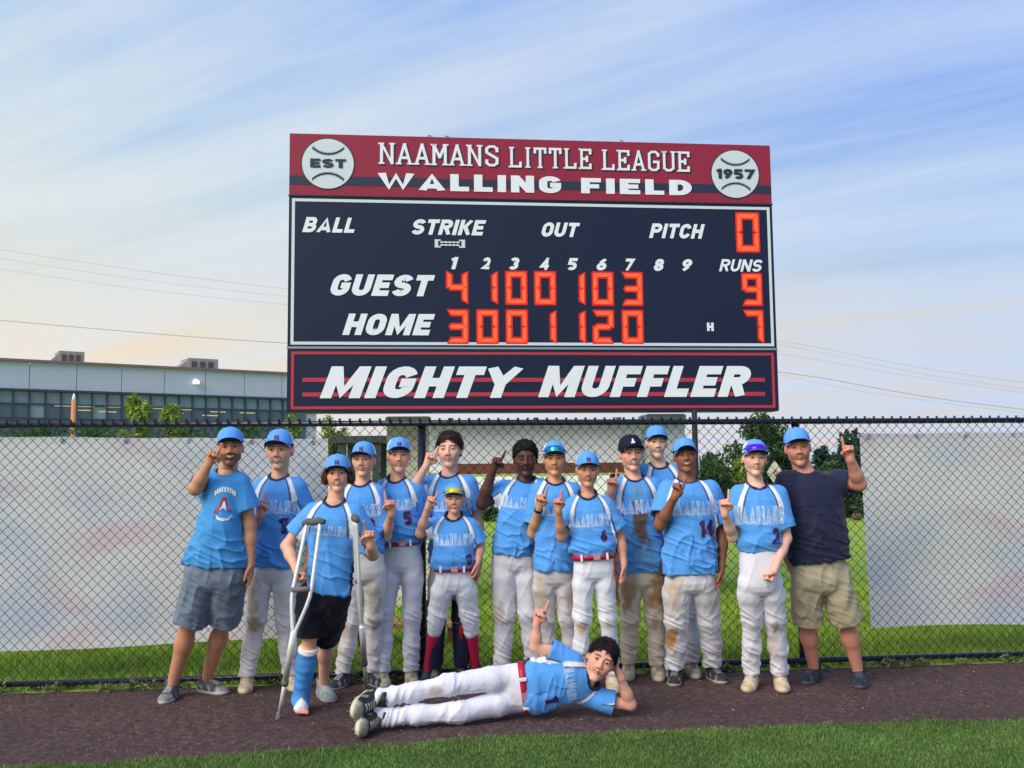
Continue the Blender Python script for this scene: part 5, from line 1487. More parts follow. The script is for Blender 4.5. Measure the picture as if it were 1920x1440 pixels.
    for Sh, El, sd, Wr, hd, pr, ar in arms:
        E2 = Sh + (El - Sh) * sl
        prs.append(sleeve(Sh - rt * sd * .02, E2, .064 * b ** .5 * sc ** .5, max(.076, D.get('slr', .076)) * b ** .5, .014, .05))
    prs.append(cone(hc, NB + fw * .016 + up * .006, .064, .060 * b ** .3, .012, True))
    if not tuck: prs.append(sect(H3 , R, [[sh_ - .10, sw * .90, max(dep, sw * .62) * .88, cxh, 0], [sh_ + .05, sw * .86, max(dep, sw * .62) * .84, cxh, 0]], .0, True))
    fa = D.get('fold', 1.0)
    def disp(V, N):
        q = (V - NB) @ R.T; v = -q[:, 2] / (L + .001)
        low = sstep(.15, .9, v)
        qq = np.stack([q[:, 0] + q[:, 2] * .35 * np.sign(q[:, 0]), q[:, 1], q[:, 2]], 1)
        n1 = 1 - np.abs(2 * vn(qq * [13, 9, 6] + seed * 3.1, seed) - 1); n2 = 1 - np.abs(2 * vn(np.stack([q[:, 0] * .8 - q[:, 2] * .5, q[:, 1], q[:, 2] + q[:, 0] * .4], 1) * [9, 9, 26] + seed, seed + 4) - 1)
        n3 = vn(q * 5 + seed, seed + 9) - .5
        a = (n1 ** 4 * .012 * (.3 + low) + n2 ** 4 * .013 * (.15 + low) + n3 * .006) * fa - .004
        bl = 0
        if tuck: bl = .014 * np.exp(-(((q[:, 2] + L - sh_) - .05) / .03) ** 2) * (.4 + vn(q * 12, seed + 2))
        return a * np.where(q[:, 2] > -.02, .25, 1) + bl
    V, Q, N = solid(prs, .0058, disp)
    qd = (V - NB) @ R.T; qd[:, 2] *= -1
    C = jersey_paint(V, qd, dict(sc=sc, W=W), kind, [(a[0], a[1], a[2], R) for a in arms], seed)
    ax0, ax1 = NB + fw * .016 + up * .006, hc; dd = nrm(ax1 - ax0); r = V - ax0; t = r @ dd; rad = np.linalg.norm(r - t[:, None] * dd, axis=1)
    rad = np.where(t < 0, np.linalg.norm(r, axis=1), rad)
    if kind != 'navytee': C = lerpc(C, NAVY if kind == 'jersey' else srgb(60, 132, 188), 1 - sstep(-.002, .003, rad - .060 * b ** .3 - (.017 if kind == 'jersey' else .022)))
    for st in D.get('stains', []):
        if st[0] == 's':
            c_ = pt(st[1]); rr = np.linalg.norm((V - c_) @ R.T / np.array([st[2], 9, st[3]]), axis=1); k = sstep(1.0, .45, rr + .7 * (vn(V * 22, 31) - .5)) * (qd[:, 1] > -.02); C = lerpc(C, st[4], k * st[5])
    C = C * (1 + .05 * (vn(V * 14, 12) - .5))[:, None]
    shirt = link('shirt', mesh_np('shirt', V - org, Q, True, C), M['cloth'], root)
    tree_ = BVHTree.FromPolygons([tuple(v) for v in V], [tuple(int(i) for i in f) for f in Q])

    def print_on(word, cu, cv, wd, ht, m, name, lift=.0028, t=.22, gap=.08, verts=None):
        if verts is None: Vt, Pq, _ = heavy_word(word, t, 0, gap)
        else: Vt, Pq = verts
        bm = bmesh.new(); vs = [bm.verts.new((cu + (v[0] - .5) * wd, v[2] * .4, cv + (v[1] - .5) * ht)) for v in Vt]
        for p in Pq:
            try: bm.faces.new([vs[i] for i in p])
            except ValueError: pass
        for _ in range(4):
            es = [e for e in bm.edges if e.calc_length() > .007]
            if not es: break
            bmesh.ops.subdivide_edges(bm, edges=es, cuts=1)
        ok = []
        for v in bm.verts:
            P0 = NB + rt * v.co.x - up * v.co.z * -1 + fw * .45
            hit = tree_.ray_cast(Vector(tuple(P0)), Vector(tuple(-fw)), .8)
            P1 = np.array(hit[0]) + fw * (lift - v.co.y) if hit[0] is not None else P0 - fw * (.45 - dep)
            v.co = tuple(P1 - org)
        me = bpy.data.meshes.new(name); bm.to_mesh(me); bm.free(); link(name, me, m, shirt)
    if kind == 'jersey':
        ll = D.get('let', (-.0, -.165, .235, .042))
        if ll:
            print_on('NAAMANS', ll[0] * sc, ll[1] * sc, ll[2] * sc * 1.02, ll[3] * sc * 1.72, M['text_line'], 'lettering', .0014, .32, .05)
            print_on('NAAMANS', ll[0] * sc, ll[1] * sc, ll[2] * sc, ll[3] * sc * 1.6, M['text_pale'], 'lettering', .0030, .17, .20)
        if D.get('num'):
            nu = D['num']; w_ = (.045 if len(nu[0]) == 1 else .075) * sc
            print_on(nu[0], (nu[1] + .003) * sc, (nu[2] - .002) * sc, w_ * 1.1, .088 * sc, M['text_redl'], 'number', .0022, .29)
            print_on(nu[0], nu[1] * sc, nu[2] * sc, w_, .080 * sc, M['text_navy'], 'number', .0052, .25)
    if kind == 'tee':                    # arched print with a red figure
        tri = lambda ps: (np.array([[x, y, 0] for x, y in ps]), [tuple(range(len(ps)))])
        c_, d_ = .045, -.20
        arch = MB()
        Vt = []; Pq = []
        for i in range(9):
            a = math.radians(-44 + 11 * i); x = .5 + math.sin(a) * .62; y = .5 + (math.cos(a) - .8) * .9
            b0 = len(Vt); w_ = .04; hh = .16
            for dx_, dz_ in ((-w_, -hh), (w_, -hh), (w_, hh), (-w_, hh)): Vt.append((x + dx_, y + dz_, 0))
            Pq.append((b0, b0 + 1, b0 + 2, b0 + 3))
        print_on('', c_ - .005, d_ + .075, .13, .10, M['print_white'], 'print', .003, verts=(np.array(Vt), Pq))
        print_on('', c_, d_ - .01, .10, .11, M['print_red'], 'print', .0028, verts=tri([(.35, 1.0), (.6, 1.0), (.66, .66), (1.0, .25), (.9, .1), (.55, .4), (.45, .4), (.12, .0), (.0, .12), (.30, .62)]))
        print_on('', c_, d_ - .005, .045, .075, M['print_white'], 'print', .0045, verts=tri([(.4, .8), (.6, .8), (.8, .3), (.95, 0), (.5, .25), (.05, 0), (.25, .35)]))
        print_on('', c_ + .005, d_ - .085, .095, .035, M['print_white'], 'print', .003, verts=tri([(0, 1), (.2, .5), (.5, .35), (.8, .5), (1, 1), (.85, .1), (.5, -.15), (.15, .1)]))
    # ---- trousers or shorts
    bt = D['bottom']; pr = []
    lw = D.get('legw', 1.0) * b
    hwid = D.get('hipw', max(sw * .90, hw + .066 * lw))
    wst = sh_ + (.012 if tuck else .05)
    pr.append(sect(H3, R, [[-.10, hwid * .35, dep * .40, 0, 0], [-.07, hwid * .70, dep * .66, 0, 0], [-.03, hwid * .92, dep * .80, 0, 0], [.02, hwid * .97, dep * .86, cxh * .3, 0], [wst, (sw * .93 if tuck else hwid * .9), (max(dep, sw * .60) if tuck else dep * .9), cxh, 0]], .03))
    kc = D.get('cut', {})
    for i in range(2):
        K = kn[i]; A_ = ank[i]
        if bt == 'shorts':
            e = K + nrm(K - hips[i]) * D.get('slen', .03); pr.append(sleeve(hips[i], e, .094 * lw, .092 * lw, .012, .03, .7))
        else:
            end = A_ + feet[i][2] * (.012 if not lying else -.01) + feet[i][1] * .006
            if bt == 'knee': end = K + (A_ - K) * .28
            m_ = hips[i] + (K - hips[i]) * .35; pr.append(cone(hips[i] - up * .02, m_, .076 * lw, .084 * lw, .018)); pr.append(cone(m_, K, .084 * lw, .066 * lw, .014)); pr.append(cone(K, K + (end - K) * .5, .064 * lw, .058 * lw, .03)); pr.append(cone(K + (end - K) * .45, end, .058 * lw, (.053 if bt == 'long' else .058) * lw, .03))
            if bt == 'long' and not lying: pr.append(half_local(end + feet[i][2] * .0, -feet[i][2] , .10, .010))
    leg = [(hips[i], kn[i], ank[i]) for i in range(2)]
    def dispP(V, N):
        q = (V - H3) @ R.T; z = q[:, 2]; a = np.zeros(len(V))
        qa = (kn[0] - H3) @ up
        kz = np.exp(-((z - qa) / .07) ** 2); az = sstep(qa * 1.3, qa * 1.9, z * 1.0) if qa < 0 else 0
        n1 = 1 - np.abs(2 * vn(np.stack([q[:, 0] + z * .4, q[:, 1], z + q[:, 0] * .5], 1) * [9, 9, 30] + seed, seed + 1) - 1); n2 = 1 - np.abs(2 * vn(np.stack([q[:, 0] - z * .25, q[:, 1], z], 1) * [18, 14, 6] + seed, seed + 2) - 1)
        n3 = vn(q * 7, seed + 5) - .5
        amp = .5 + .9 * kz + 1.1 * az
        if bt == 'shorts': return n2 ** 2 * .014 + n1 ** 3 * .006 + n3 * .012 - .008
        return n1 ** 4 * .010 * (amp - .35) + n2 ** 4 * .005 + n3 * .004 - .002
    V, Q, N = solid(pr, .0072, dispP)
    base = D.get('pcol', srgb(224, 224, 232))
    C = np.tile(np.array(base, float), (len(V), 1)) * (1 + .06 * (vn(V * 12, 11) - .5))[:, None]
    for st in D.get('stains', []):
        if st[0] == 'p':
            c_ = px(st[1][0], st[1][1], Y); rr = np.linalg.norm((V - c_) * np.array([1 / st[2], .0, 1 / st[3]]), axis=1); k = sstep(1.0, .4, rr + .8 * (vn(V * 26, 33 + seed) - .5)) * (N[:, 1] < .3); C = lerpc(C, st[4], k * st[5])
    trous = link('shorts' if bt == 'shorts' else 'trousers', mesh_np('trousers', V - org, Q, True, C), M['pants'], root)
    # belt
    if D.get('belt'):
        Vb = []; Fb = []; n = 40
        for j, (ds, k) in enumerate(((-.034, 1.0), (-.034, 1.045), (.006, 1.045), (.006, 1.0))):
            for i in range(n):
                th = 2 * math.pi * i / n; w_ = sw * .955 * k; d_ = max(dep, sw * .60) * 1.03 * k; cs, sn = math.cos(th), math.sin(th)
                Vb.append(H3 + rt * (cxh + w_ * abs(cs) ** .83 * np.sign(cs)) + fw * (d_ * abs(sn) ** .83 * np.sign(sn)) + up * (sh_ + ds) - org)
        for j in range(3):
            for i in range(n): Fb.append((j * n + i, j * n + (i + 1) % n, (j + 1) * n + (i + 1) % n, (j + 1) * n + i))
        be = link('belt', mesh_np('belt', Vb, np.array(Fb), True), M[D['belt']], root)
        bc_ = H3 + rt * (cxh + .012) + fw * (max(dep, sw * .60) * 1.085) + up * (sh_ - .014) - org
        MB().box(bc_, (.045, .008, .034), R).build('buckle', M['buckle'], be)
        for xx in (-.6, .55):
            l_ = H3 + rt * (cxh + xx * sw) + fw * (max(dep, sw * .60) * (.93 if lying is None else .97) * 1.03) + up * (sh_ - .014) - org
            MB().box(l_, (.014, .02, .044), R).build('belt_loop', M['trouser_loop'], be)
    # socks, guards, cast
    if bt == 'knee' and D.get('sock'):
        for i in range(2):
            e0 = kn[i] + (ank[i] - kn[i]) * .22; s_ = MB(); ds = ank[i] - e0
            s_.tube([e0, e0 + ds * .25 - fw * .006, e0 + ds * .6 - fw * .004, ank[i], ank[i] - feet[i][2] * .03], [.046 * b * 1.05, .053 * b * 1.05, .045 * b * 1.05, .036 * b * 1.1, .036 * b], 16)
            s_.v = [tuple(np.array(v) - org) for v in s_.v]; s_.build('sock', M[D['sock']], root, smooth=True)
    if D.get('guards'):
        for i in range(2):
            Z = nrm(ank[i] - kn[i]); gk = MB(); K = kn[i]
            def shell(z0, z1, w0, w1, dpt, mb):
                rows = 6; n = 9
                b0 = len(mb.v)
                for j in range(rows + 1):
                    t = j / rows; w_ = w0 + (w1 - w0) * t
                    for q in range(n):
                        a = math.radians(-78 + 156 * q / (n - 1)); mb.v.append(tuple(K + Z * (z0 + (z1 - z0) * t) + rt * w_ * math.sin(a) + fw * (dpt * math.cos(a) * (1 + .1 * math.sin(t * 3.14))) - org))
                for j in range(rows):
                    for q in range(n - 1): mb.f.append((b0 + j * n + q, b0 + j * n + q + 1, b0 + (j + 1) * n + q + 1, b0 + (j + 1) * n + q))
            gm = MB(); shell(.06, .36, .072, .056, .085, gm); g_ = gm.build('leg_guard', M['guard'], root, smooth=True)
            gm = MB(); shell(-.10, .05, .075, .078, .10, gm); gm.build('knee_cap', M['guard'], g_, smooth=True)
            gm = MB(); shell(.07, .17, .030, .026, .094, gm); gm.build('guard_insert', M['guard_red'], g_, smooth=True)
            for zz_ in (.12, .24, .33):
                gm = MB(); gm.tube([K + Z * zz_ + rt * .065 * math.cos(a) + fw * .07 * math.sin(a) - org for a in np.linspace(math.pi, 2 * math.pi, 9)], .006, 5); gm.build('strap', M['guard'], g_)
    if D.get('cast'):
        i = 0; K, A_ = kn[i], ank[i]; Fd = feet[i][1]; Z = nrm(A_ - K); t0 = K + Z * .085
        cp = [cone(t0, K + (A_ - K) * .5, .062, .060, .02), cone(K + (A_ - K) * .45, A_, .060, .050, .02), cone(A_, A_ + Fd * .055 - np.array([0, 0, .045]), .050, .046, .03), cone(A_ - Fd * .02, A_ - Fd * .03 - np.array([0, 0, .04]), .046, .042, .02),
              half_local(t0, -Z, .12), half_local(A_ + Fd * .098 - np.array([0, 0, .03]), Fd, .12)]
        V, Q, N = solid(cp, .006, lambda V, N: .0012 * np.sin((V @ Z) * 110 + 5 * vn(V * 8, 2)) + .004 * (vn(V * 30, 4) - .5))
        C = np.tile(np.array(srgb(72, 142, 214)), (len(V), 1)) * (.86 + .28 * vn(np.stack([V @ Z * 30, V[:, 0] * 8, V[:, 1] * 8], 1), 6))[:, None]
        e1 = np.abs((V - t0) @ Z) < .028; e2 = (((V - A_) @ Fd) > .070) & (V[:, 2] < .14); C[e1 | e2] = srgb(230, 228, 222)
        link('leg_cast', mesh_np('leg_cast', V - org, Q, True, C), M['shoe'], root)
        tp_ = []
        for j, (x, r_) in enumerate(((-.028, .013), (-.012, .0105), (.001, .0098), (.014, .009), (.026, .008))):
            S_ = np.cross(Fd, [0, 0, 1]); tp_.append(cone(A_ + Fd * .07 + S_ * x - [0, 0, .060], A_ + Fd * (.122 - .006 * j) + S_ * x * 1.1 - [0, 0, .062], r_, r_, .004))
        V, Q, N = solid(tp_, .004); link('toes', mesh_np('toes', V - org, Q, True, np.tile(np.array(tone) * [1.1, .8, .75], (len(V), 1))), M['skin'], root)
        sk = MB(); A2 = ank[1]; sk.tube([A2 + [0, 0, .07], A2 + [0, 0, .0], A2 - [0, 0, .03]], [.040, .040, .042], 14); sk.v = [tuple(np.array(v) - org) for v in sk.v]; sk.build('sock', M['guard'], root, smooth=True)
    if D.get('ankle_sock'):
        for i in range(2):
            sk = MB(); A2 = ank[i]; sk.tube([A2 + [0, 0, .045], A2 + [0, 0, .0], A2 - [0, 0, .03]], [.037 * b, .038 * b, .042 * b], 14); sk.v = [tuple(np.array(v) - org) for v in sk.v]; sk.build('sock', M[D['ankle_sock']], root, smooth=True)
    for i, (A, Fd, U) in enumerate(feet):
        if D.get('cast') and i == 0: continue
        make_shoe(root, org, A, Fd, U, fs_, D['shoe'])
    if D.get('wristband'):
        Sh, El, sd, Wr, hd, pr, ar = arms[0]; d = nrm(El - Wr); m_ = MB(); m_.tube([Wr + d * .012 - org, Wr + d * .034 - org], .030, 14); m_.build('wristband', M['guard'], root, smooth=True)
    return root


def half_local(p, n, rad, soft=0.0):
    """cuts away what lies beyond p in direction n, only within a ball of that radius"""
    p = np.array(p, float); n = nrm(n); c = p + n * rad * .98
    def f(x, y, z):
        qx, qy, qz = x - p[0], y - p[1], z - p[2]; s = qx * n[0] + qy * n[1] + qz * n[2]
        r = np.sqrt((x - c[0]) ** 2 + (y - c[1]) ** 2 + (z - c[2]) ** 2) - rad * 1.25
        return np.maximum(-s, r)
    return (f, c - rad * 1.3, c + rad * 1.3, soft, True)


M['trouser_loop'] = mat('trouser_loop', srgb(224, 224, 232), .8)
M['cap_btn_blue'] = mat('cap_button', CAPBLUE, .7); M['cap_btn_white'] = M['cap_btn_allblue'] = M['cap_btn_blue']; M['cap_btn_navy'] = mat('cap_button_navy', srgb(26, 26, 50), .7)
LIGHT = srgb(222, 168, 142); TAN = srgb(198, 142, 112); ASIAN = srgb(204, 152, 112); DARK = srgb(86, 54, 48); BROWN = srgb(146, 94, 70)
DIRT = srgb(176, 148, 112); CLAY = srgb(158, 112, 58); GREY = srgb(150, 146, 140)
BRN = srgb(58, 40, 30); BLK = srgb(18, 14, 16); SANDY = srgb(120, 88, 58)
TOCAM = (0, -1, 0)
SH_GREY = (srgb(70, 74, 88), srgb(214, 210, 200), srgb(190, 190, 184), .25, False)
SH_TAN = (srgb(206, 184, 152), srgb(214, 198, 172), srgb(226, 214, 194), .0, True)
SH_BLACK = (srgb(46, 50, 56), srgb(196, 186, 168), srgb(150, 150, 150), .0, True)
SH_WHITE = (srgb(186, 174, 152), srgb(206, 198, 180), srgb(90, 84, 74), .0, True)
SH_NAVY = (srgb(40, 46, 60), srgb(96, 100, 106), srgb(90, 94, 104), .0, False)
SH_NAVYG = (srgb(44, 48, 60), srgb(196, 192, 184), srgb(190, 190, 196), .0, True)

PEOPLE = [
 dict(label='bearded man in sky blue printed tee and grey shorts at the far left', Y=6.33, b=1.15, tone=TAN, shirt='tee', dep=.120, belly=1.15, arm=1.05,
      head=dict(top=(431, 802), chin=(432, 874), yaw=14, smile=1, open=1, beard=.95, cap='blue', hair='short', haircol=BLK, fat=1.05, noemblem=True),
      hip=(406, 1078), nb=(424, 890), sa=(389, 903), sb=(454, 908), hem=(348, 461, 1056), midk=.95,
      ea=(366, 916, -.16), wa=(391, 870, -.20), ha=('point', (405, 838, -.20), (.6, -.8, 0), (1, 0, 0)), sl=.62, slr=.082,
      eb=(468, 985, .02), wb=(470, 1055, .0), hb=('relax', (471, 1085, 0), (-1, 0, 0), (0, -1, 0)),
      ka=(355, 1166), kb=(419, 1162), fa=(332, 1303, 306, 1325), fb=(392, 1301, 424, 1306), bottom='shorts', pcol=srgb(112, 126, 146), hipw=.185, legw=1.0, bare=1, shoe=SH_GREY, slen=.005, ankle_sock=None),
 dict(label='smiling player in a blue cap holding one finger up beside the bearded man', Y=6.72, b=1.0, tone=LIGHT,
      head=dict(top=(522, 806), chin=(522, 881), smile=1, open=1, cap='blue', hair='short', haircol=BRN),
      hip=(512, 1068), nb=(523, 896), sa=(486, 914), sb=(562, 914), hem=(473, 549, 1057), num=('1', .058, -.26),
      ea=(472, 1000, .0), wa=(489, 962, -.20), ha=('point', (492, 922, -.22), TOCAM, (1, 0, 0)),
      eb=(585, 985, .10), wb=(580, 1050, .05), hb=('relax', None, (-1, 0, 0), (0, -1, 0)),
      ka=(480, 1160), kb=(535, 1162), fa=(464, 1291, 458, 1306), fb=(545, 1288, 556, 1298), bottom='long', shoe=SH_TAN,
      stains=[('p', (476, 1120), .07, .26, srgb(186, 170, 142), .75), ('p', (480, 1165), .06, .07, srgb(160, 134, 96), .6)]),
 dict(label='curly haired boy on crutches with a blue leg cast and black shorts', Y=6.02, b=.95, tone=LIGHT,
      head=dict(top=(632, 853), chin=(633, 922), yaw=6, smile=.3, open=1, cap='blue', hair='curly', haircol=srgb(84, 58, 40), captilt=-.02),
      hip=(606, 1120), nb=(627, 944), sa=(582, 962), sb=(671, 962), hem=(580, 655, 1106), let=(.01, -.15, .16, .030),
      ea=(538, 1024, -.02), wa=(556, 1068, -.14), ha=('fist', (566, 1094, -.18), (.8, -.3, 0), (0, -1, 0)), sl=.66, slr=.082, dep=.11,
      eb=(699, 1040, .03), wb=(694, 1022, -.17), hb=('point', (690, 972, -.20), TOCAM, (-1, 0, 0)),
      ka=(582, 1190), kb=(612, 1195), fa=(561, 1330, 566, 1345), fb=(594, 1303, 624, 1322), bottom='shorts', pcol=srgb(14, 14, 32), hipw=.128, legw=1.0, bare=1, cast=1,
      shoe=(srgb(132, 144, 152), srgb(196, 196, 194), srgb(170, 180, 184), .0, False), slen=.0),
 dict(label='player in a blue cap and a jersey numbered 3 standing behind the boy on crutches', Y=6.68, b=.93, tone=LIGHT,
      head=dict(top=(680, 829), chin=(680, 894), yaw=-4, cap='blue', hair='side', haircol=SANDY),
      hip=(684, 1066), nb=(678, 908), sa=(642, 925), sb=(712, 925), hem=(648, 722, 1032), num=('3', .055, -.25),
      ea=(630, 1000, .1), wa=(640, 1060, .1), ha=('relax', None, (1, 0, 0), (0, -1, 0)),
      eb=(724, 1005, .0), wb=(734, 962, -.15), hb=('point', (729, 922, -.17), TOCAM, (-1, 0, 0)),
      ka=(660, 1160), kb=(700, 1160), fa=(644, 1284, 622, 1296), fb=(700, 1277, 720, 1286), bottom='long', shoe=SH_NAVYG, pcol=srgb(216, 214, 216),
      stains=[('p', (702, 1120), .07, .20, srgb(176, 162, 138), .6), ('p', (702, 1168), .05, .06, srgb(128, 100, 76), .55), ('p', (640, 1185), .05, .1, srgb(190, 160, 130), .5)]),
 dict(label='player with red belt and white sided blue cap, left of the fence post', Y=6.86, b=.95, tone=LIGHT,
      head=dict(top=(748, 821), chin=(748, 886), yaw=8, cap='white', hair='short', haircol=BRN, captilt=.03),
      hip=(754, 1052), nb=(744, 901), sa=(716, 916), sb=(784, 918), hem=(722, 787, 1013), tuck=True, belt='belt_red', let=(.0, -.16, .20, .036), num=('5', .06, -.24), sl=.75,
      ea=(712, 980, .12), wa=(720, 1040, .14), ha=('relax', None, (1, 0, 0), (0, -1, 0)),
      eb=(792, 985, .12), wb=(780, 1035, .14), hb=('relax', None, (-1, 0, 0), (0, -1, 0)),
      ka=(722, 1150), kb=(772, 1152), fa=(714, 1268, 722, 1284), fb=(770, 1266, 774, 1281), bottom='long', shoe=SH_WHITE, pcol=srgb(206, 208, 222)),
 dict(label='tall capless boy raising a bent arm beside his face, in leg guards', Y=7.0, b=1.0, tone=srgb(228, 180, 160),
      head=dict(top=(841, 809), chin=(842, 877), yaw=-4, hair='floppy', haircol=srgb(56, 36, 32)),
      hip=(848, 1062), nb=(842, 893), sa=(807, 908), sb=(883, 908), hem=(806, 884, 1050), num=None,
      ea=(768, 926, -.12), wa=(800, 872, -.2), ha=('point', (814, 838, -.2), (.5, -.8, 0), (1, 0, 0)), sl=.62, slr=.078,
      eb=(897, 985, .03), wb=(898, 1052, .0), hb=('relax', None, (-1, 0, 0), (0, -1, 0)),
      ka=(818, 1150), kb=(866, 1150), fa=(818, 1271, 812, 1286), fb=(864, 1270, 870, 1284), bottom='knee', sock=None, guards=1, bare=1, shoe=SH_BLACK, pcol=srgb(196, 192, 190)),
 dict(label='smallest boy, in red socks, with yellow mirrored sunglasses on his cap', Y=6.78, b=.82, tone=LIGHT,
      head=dict(top=(851, 906), chin=(852, 963), smile=1, open=1, cap='blue', shades='lens_y', hair='short', haircol=BRN, hk=.97, curve=.8),
      hip=(852, 1086), nb=(851, 971), sa=(813, 983), sb=(889, 985), hem=(813, 888, 1061), tuck=True, belt='belt_red', let=(.0, -.185, .30, .055), num=('1', .115, -.34), sl=.82, slr=.075,
      ea=(788, 1000, -.05), wa=(803, 950, -.16), ha=('point', (816, 920, -.18), (.3, -.9, 0), (1, 0, 0)), handk=.92,
      eb=(900, 1022, .03), wb=(896, 1052, -.02), hb=('relax', (892, 1080, -.04), (-1, 0, 0), (0, -1, 0)),
      ka=(820, 1152), kb=(880, 1152), fa=(803, 1276, 796, 1290), fb=(890, 1274, 896, 1288), bottom='knee', sock='sock_red', shoe=SH_NAVY, legw=1.12, foot=.9, pcol=srgb(222, 226, 240)),
 dict(label='dark skinned player without a cap raising his bent right arm high', Y=6.92, b=1.05, tone=DARK,
      head=dict(top=(985, 828), chin=(986, 893), yaw=2, pitch=-4, hair='afro', haircol=BLK, fat=1.06),
      hip=(966, 1048), nb=(985, 903), sa=(940, 917), sb=(1018, 915), hem=(924, 1004, 1036), let=(.0, -.15, .24, .042), arm=1.12,
      ea=(904, 944, -.06), wa=(925, 879, -.16), ha=('point', (942, 842, -.2), (.5, -.8, 0), (1, 0, 0)), sl=.60, slr=.078,
      eb=(1030, 990, .1), wb=(1025, 1050, .1), hb=('relax', None, (-1, 0, 0), (0, -1, 0)),
      ka=(946, 1150), kb=(990, 1150), fa=(942, 1270, 938, 1284), fb=(1000, 1268, 1006, 1282), bottom='long', shoe=SH_BLACK, pcol=srgb(212, 212, 222), hipw=.165,
      stains=[('p', (935, 1150), .05, .12, srgb(168, 146, 118), .6), ('p', (1000, 1090), .05, .15, srgb(150, 134, 120), .4)]),
 dict(label='player with blue and green mirrored sunglasses on his cap, one finger up, black wristband', Y=6.76, b=.95, tone=ASIAN,
      head=dict(top=(1039, 828), chin=(1040, 892), smile=.0, cap='white', shades='lens_g', hair='short', haircol=BLK),
      hip=(1040, 1072), nb=(1041, 905), sa=(1006, 922), sb=(1078, 922), hem=(1000, 1076, 1064), wristband=1, let=(.02, -.16, .2, .04),
      ea=(999, 1000, -.02), wa=(1011, 951, -.17), ha=('point', (1018, 916, -.2), TOCAM, (1, 0, 0)), sl=.78, slr=.078,
      eb=(1092, 990, .1), wb=(1085, 1050, .1), hb=('relax', None, (-1, 0, 0), (0, -1, 0)),
      ka=(1022, 1158), kb=(1064, 1158), fa=(1034, 1276, 1030, 1290), fb=(1076, 1276, 1082, 1290), bottom='long', shoe=SH_BLACK, pcol=srgb(208, 204, 208),
      stains=[('p', (1012, 1110), .06, .2, srgb(190, 170, 140), .7), ('p', (1070, 1110), .05, .2, srgb(170, 158, 140), .5)]),
 dict(label='small player in a blue cap, red belt and a jersey numbered 6, finger raised', Y=6.53, b=.84, tone=srgb(206, 148, 122),
      head=dict(top=(1102, 848), chin=(1102, 913), cap='blue', hair='short', haircol=BRN, pitch=-3),
      hip=(1113, 1062), nb=(1102, 931), sa=(1069, 947), sb=(1142, 947), hem=(1072, 1154, 1038), tuck=True, belt='belt_red', num=('6', .078, -.285), let=(-.01, -.18, .27, .050), sl=.72, slr=.072,
      ea=(1053, 1006, -.06), wa=(1047, 956, -.18), ha=('point', (1046, 918, -.2), TOCAM, (1, 0, 0)), handk=.95,
      eb=(1163, 1008, .03), wb=(1170, 1056, -.04), hb=('relax', (1170, 1084, -.05), (-1, 0, 0), (0, -1, 0)),
      ka=(1092, 1158), kb=(1140, 1158), fa=(1088, 1293, 1084, 1308), fb=(1148, 1292, 1154, 1306), bottom='long', shoe=SH_TAN, legw=1.02, pcol=srgb(226, 228, 238),
      stains=[('p', (1092, 1178), .045, .06, srgb(196, 160, 116), .75), ('p', (1142, 1172), .04, .05, srgb(170, 140, 110), .5)]),
 dict(label='grinning player in a navy cap and a jersey smeared with brown dirt', Y=6.88, b=.97, tone=srgb(226, 170, 146),
      head=dict(top=(1183, 816), chin=(1187, 883), smile=1, open=1, yaw=6, cap='navy', hair='side', haircol=BRN),
      hip=(1203, 1078), nb=(1190, 899), sa=(1156, 913), sb=(1230, 913), hem=(1161, 1243, 1068), let=(.0, -.15, .26, .042), num=('1', .1, -.24),
      ea=(1142, 968, .0), wa=(1146, 920, -.12), ha=('point', (1149, 882, -.14), TOCAM, (1, 0, 0)), sl=.62,
      eb=(1250, 985, .1), wb=(1248, 1050, .08), hb=('relax', None, (-1, 0, 0), (0, -1, 0)),
      ka=(1181, 1158), kb=(1228, 1155), fa=(1179, 1262, 1175, 1274), fb=(1232, 1270, 1238, 1283), bottom='long', shoe=SH_WHITE, pcol=srgb(206, 196, 184),
      stains=[('s', (1196, 985), .085, .20, srgb(88, 72, 56), .97), ('s', (1192, 920), .06, .08, srgb(100, 138, 150), .6), ('s', (1200, 1045), .10, .10, srgb(92, 128, 140), .5),
              ('p', (1178, 1110), .08, .18, srgb(150, 122, 92), .9), ('p', (1232, 1110), .09, .20, srgb(160, 120, 78), .9), ('p', (1228, 1165), .05, .08, srgb(140, 112, 84), .6)]),
 dict(label='tallest boy at the back in a blue cap with wavy hair beneath it', Y=7.04, b=.97, tone=srgb(232, 190, 168),
      head=dict(top=(1232, 799), chin=(1232, 859), cap='allblue', hair='side', haircol=srgb(84, 62, 48), smile=.4, noemblem=True),
      hip=(1262, 1058), nb=(1236, 876), sa=(1204, 890), sb=(1270, 890), hem=(1226, 1302, 1050), let=(.0, -.14, .2, .03),
      ea=(1196, 965, .05), wa=(1204, 1030, .05), ha=('relax', None, (1, 0, 0), (0, -1, 0)), eb=(1286, 965, .05), wb=(1288, 1030, .03), hb=('relax', None, (-1, 0, 0), (0, -1, 0)),
      ka=(1250, 1150), kb=(1290, 1150), fa=(1262, 1258, 1258, 1268), fb=(1298, 1257, 1306, 1266), bottom='long', shoe=SH_WHITE, pcol=srgb(206, 206, 214)),
 dict(label='brown skinned player with his finger at his chin and a jersey numbered 14', Y=6.62, b=1.1, tone=BROWN,
      head=dict(top=(1283, 821), chin=(1288, 886), yaw=-4, pitch=6, smile=.6, open=1, cap='allblue', hair='short', haircol=BLK, fat=1.06, curve=1.5, noemblem=True),
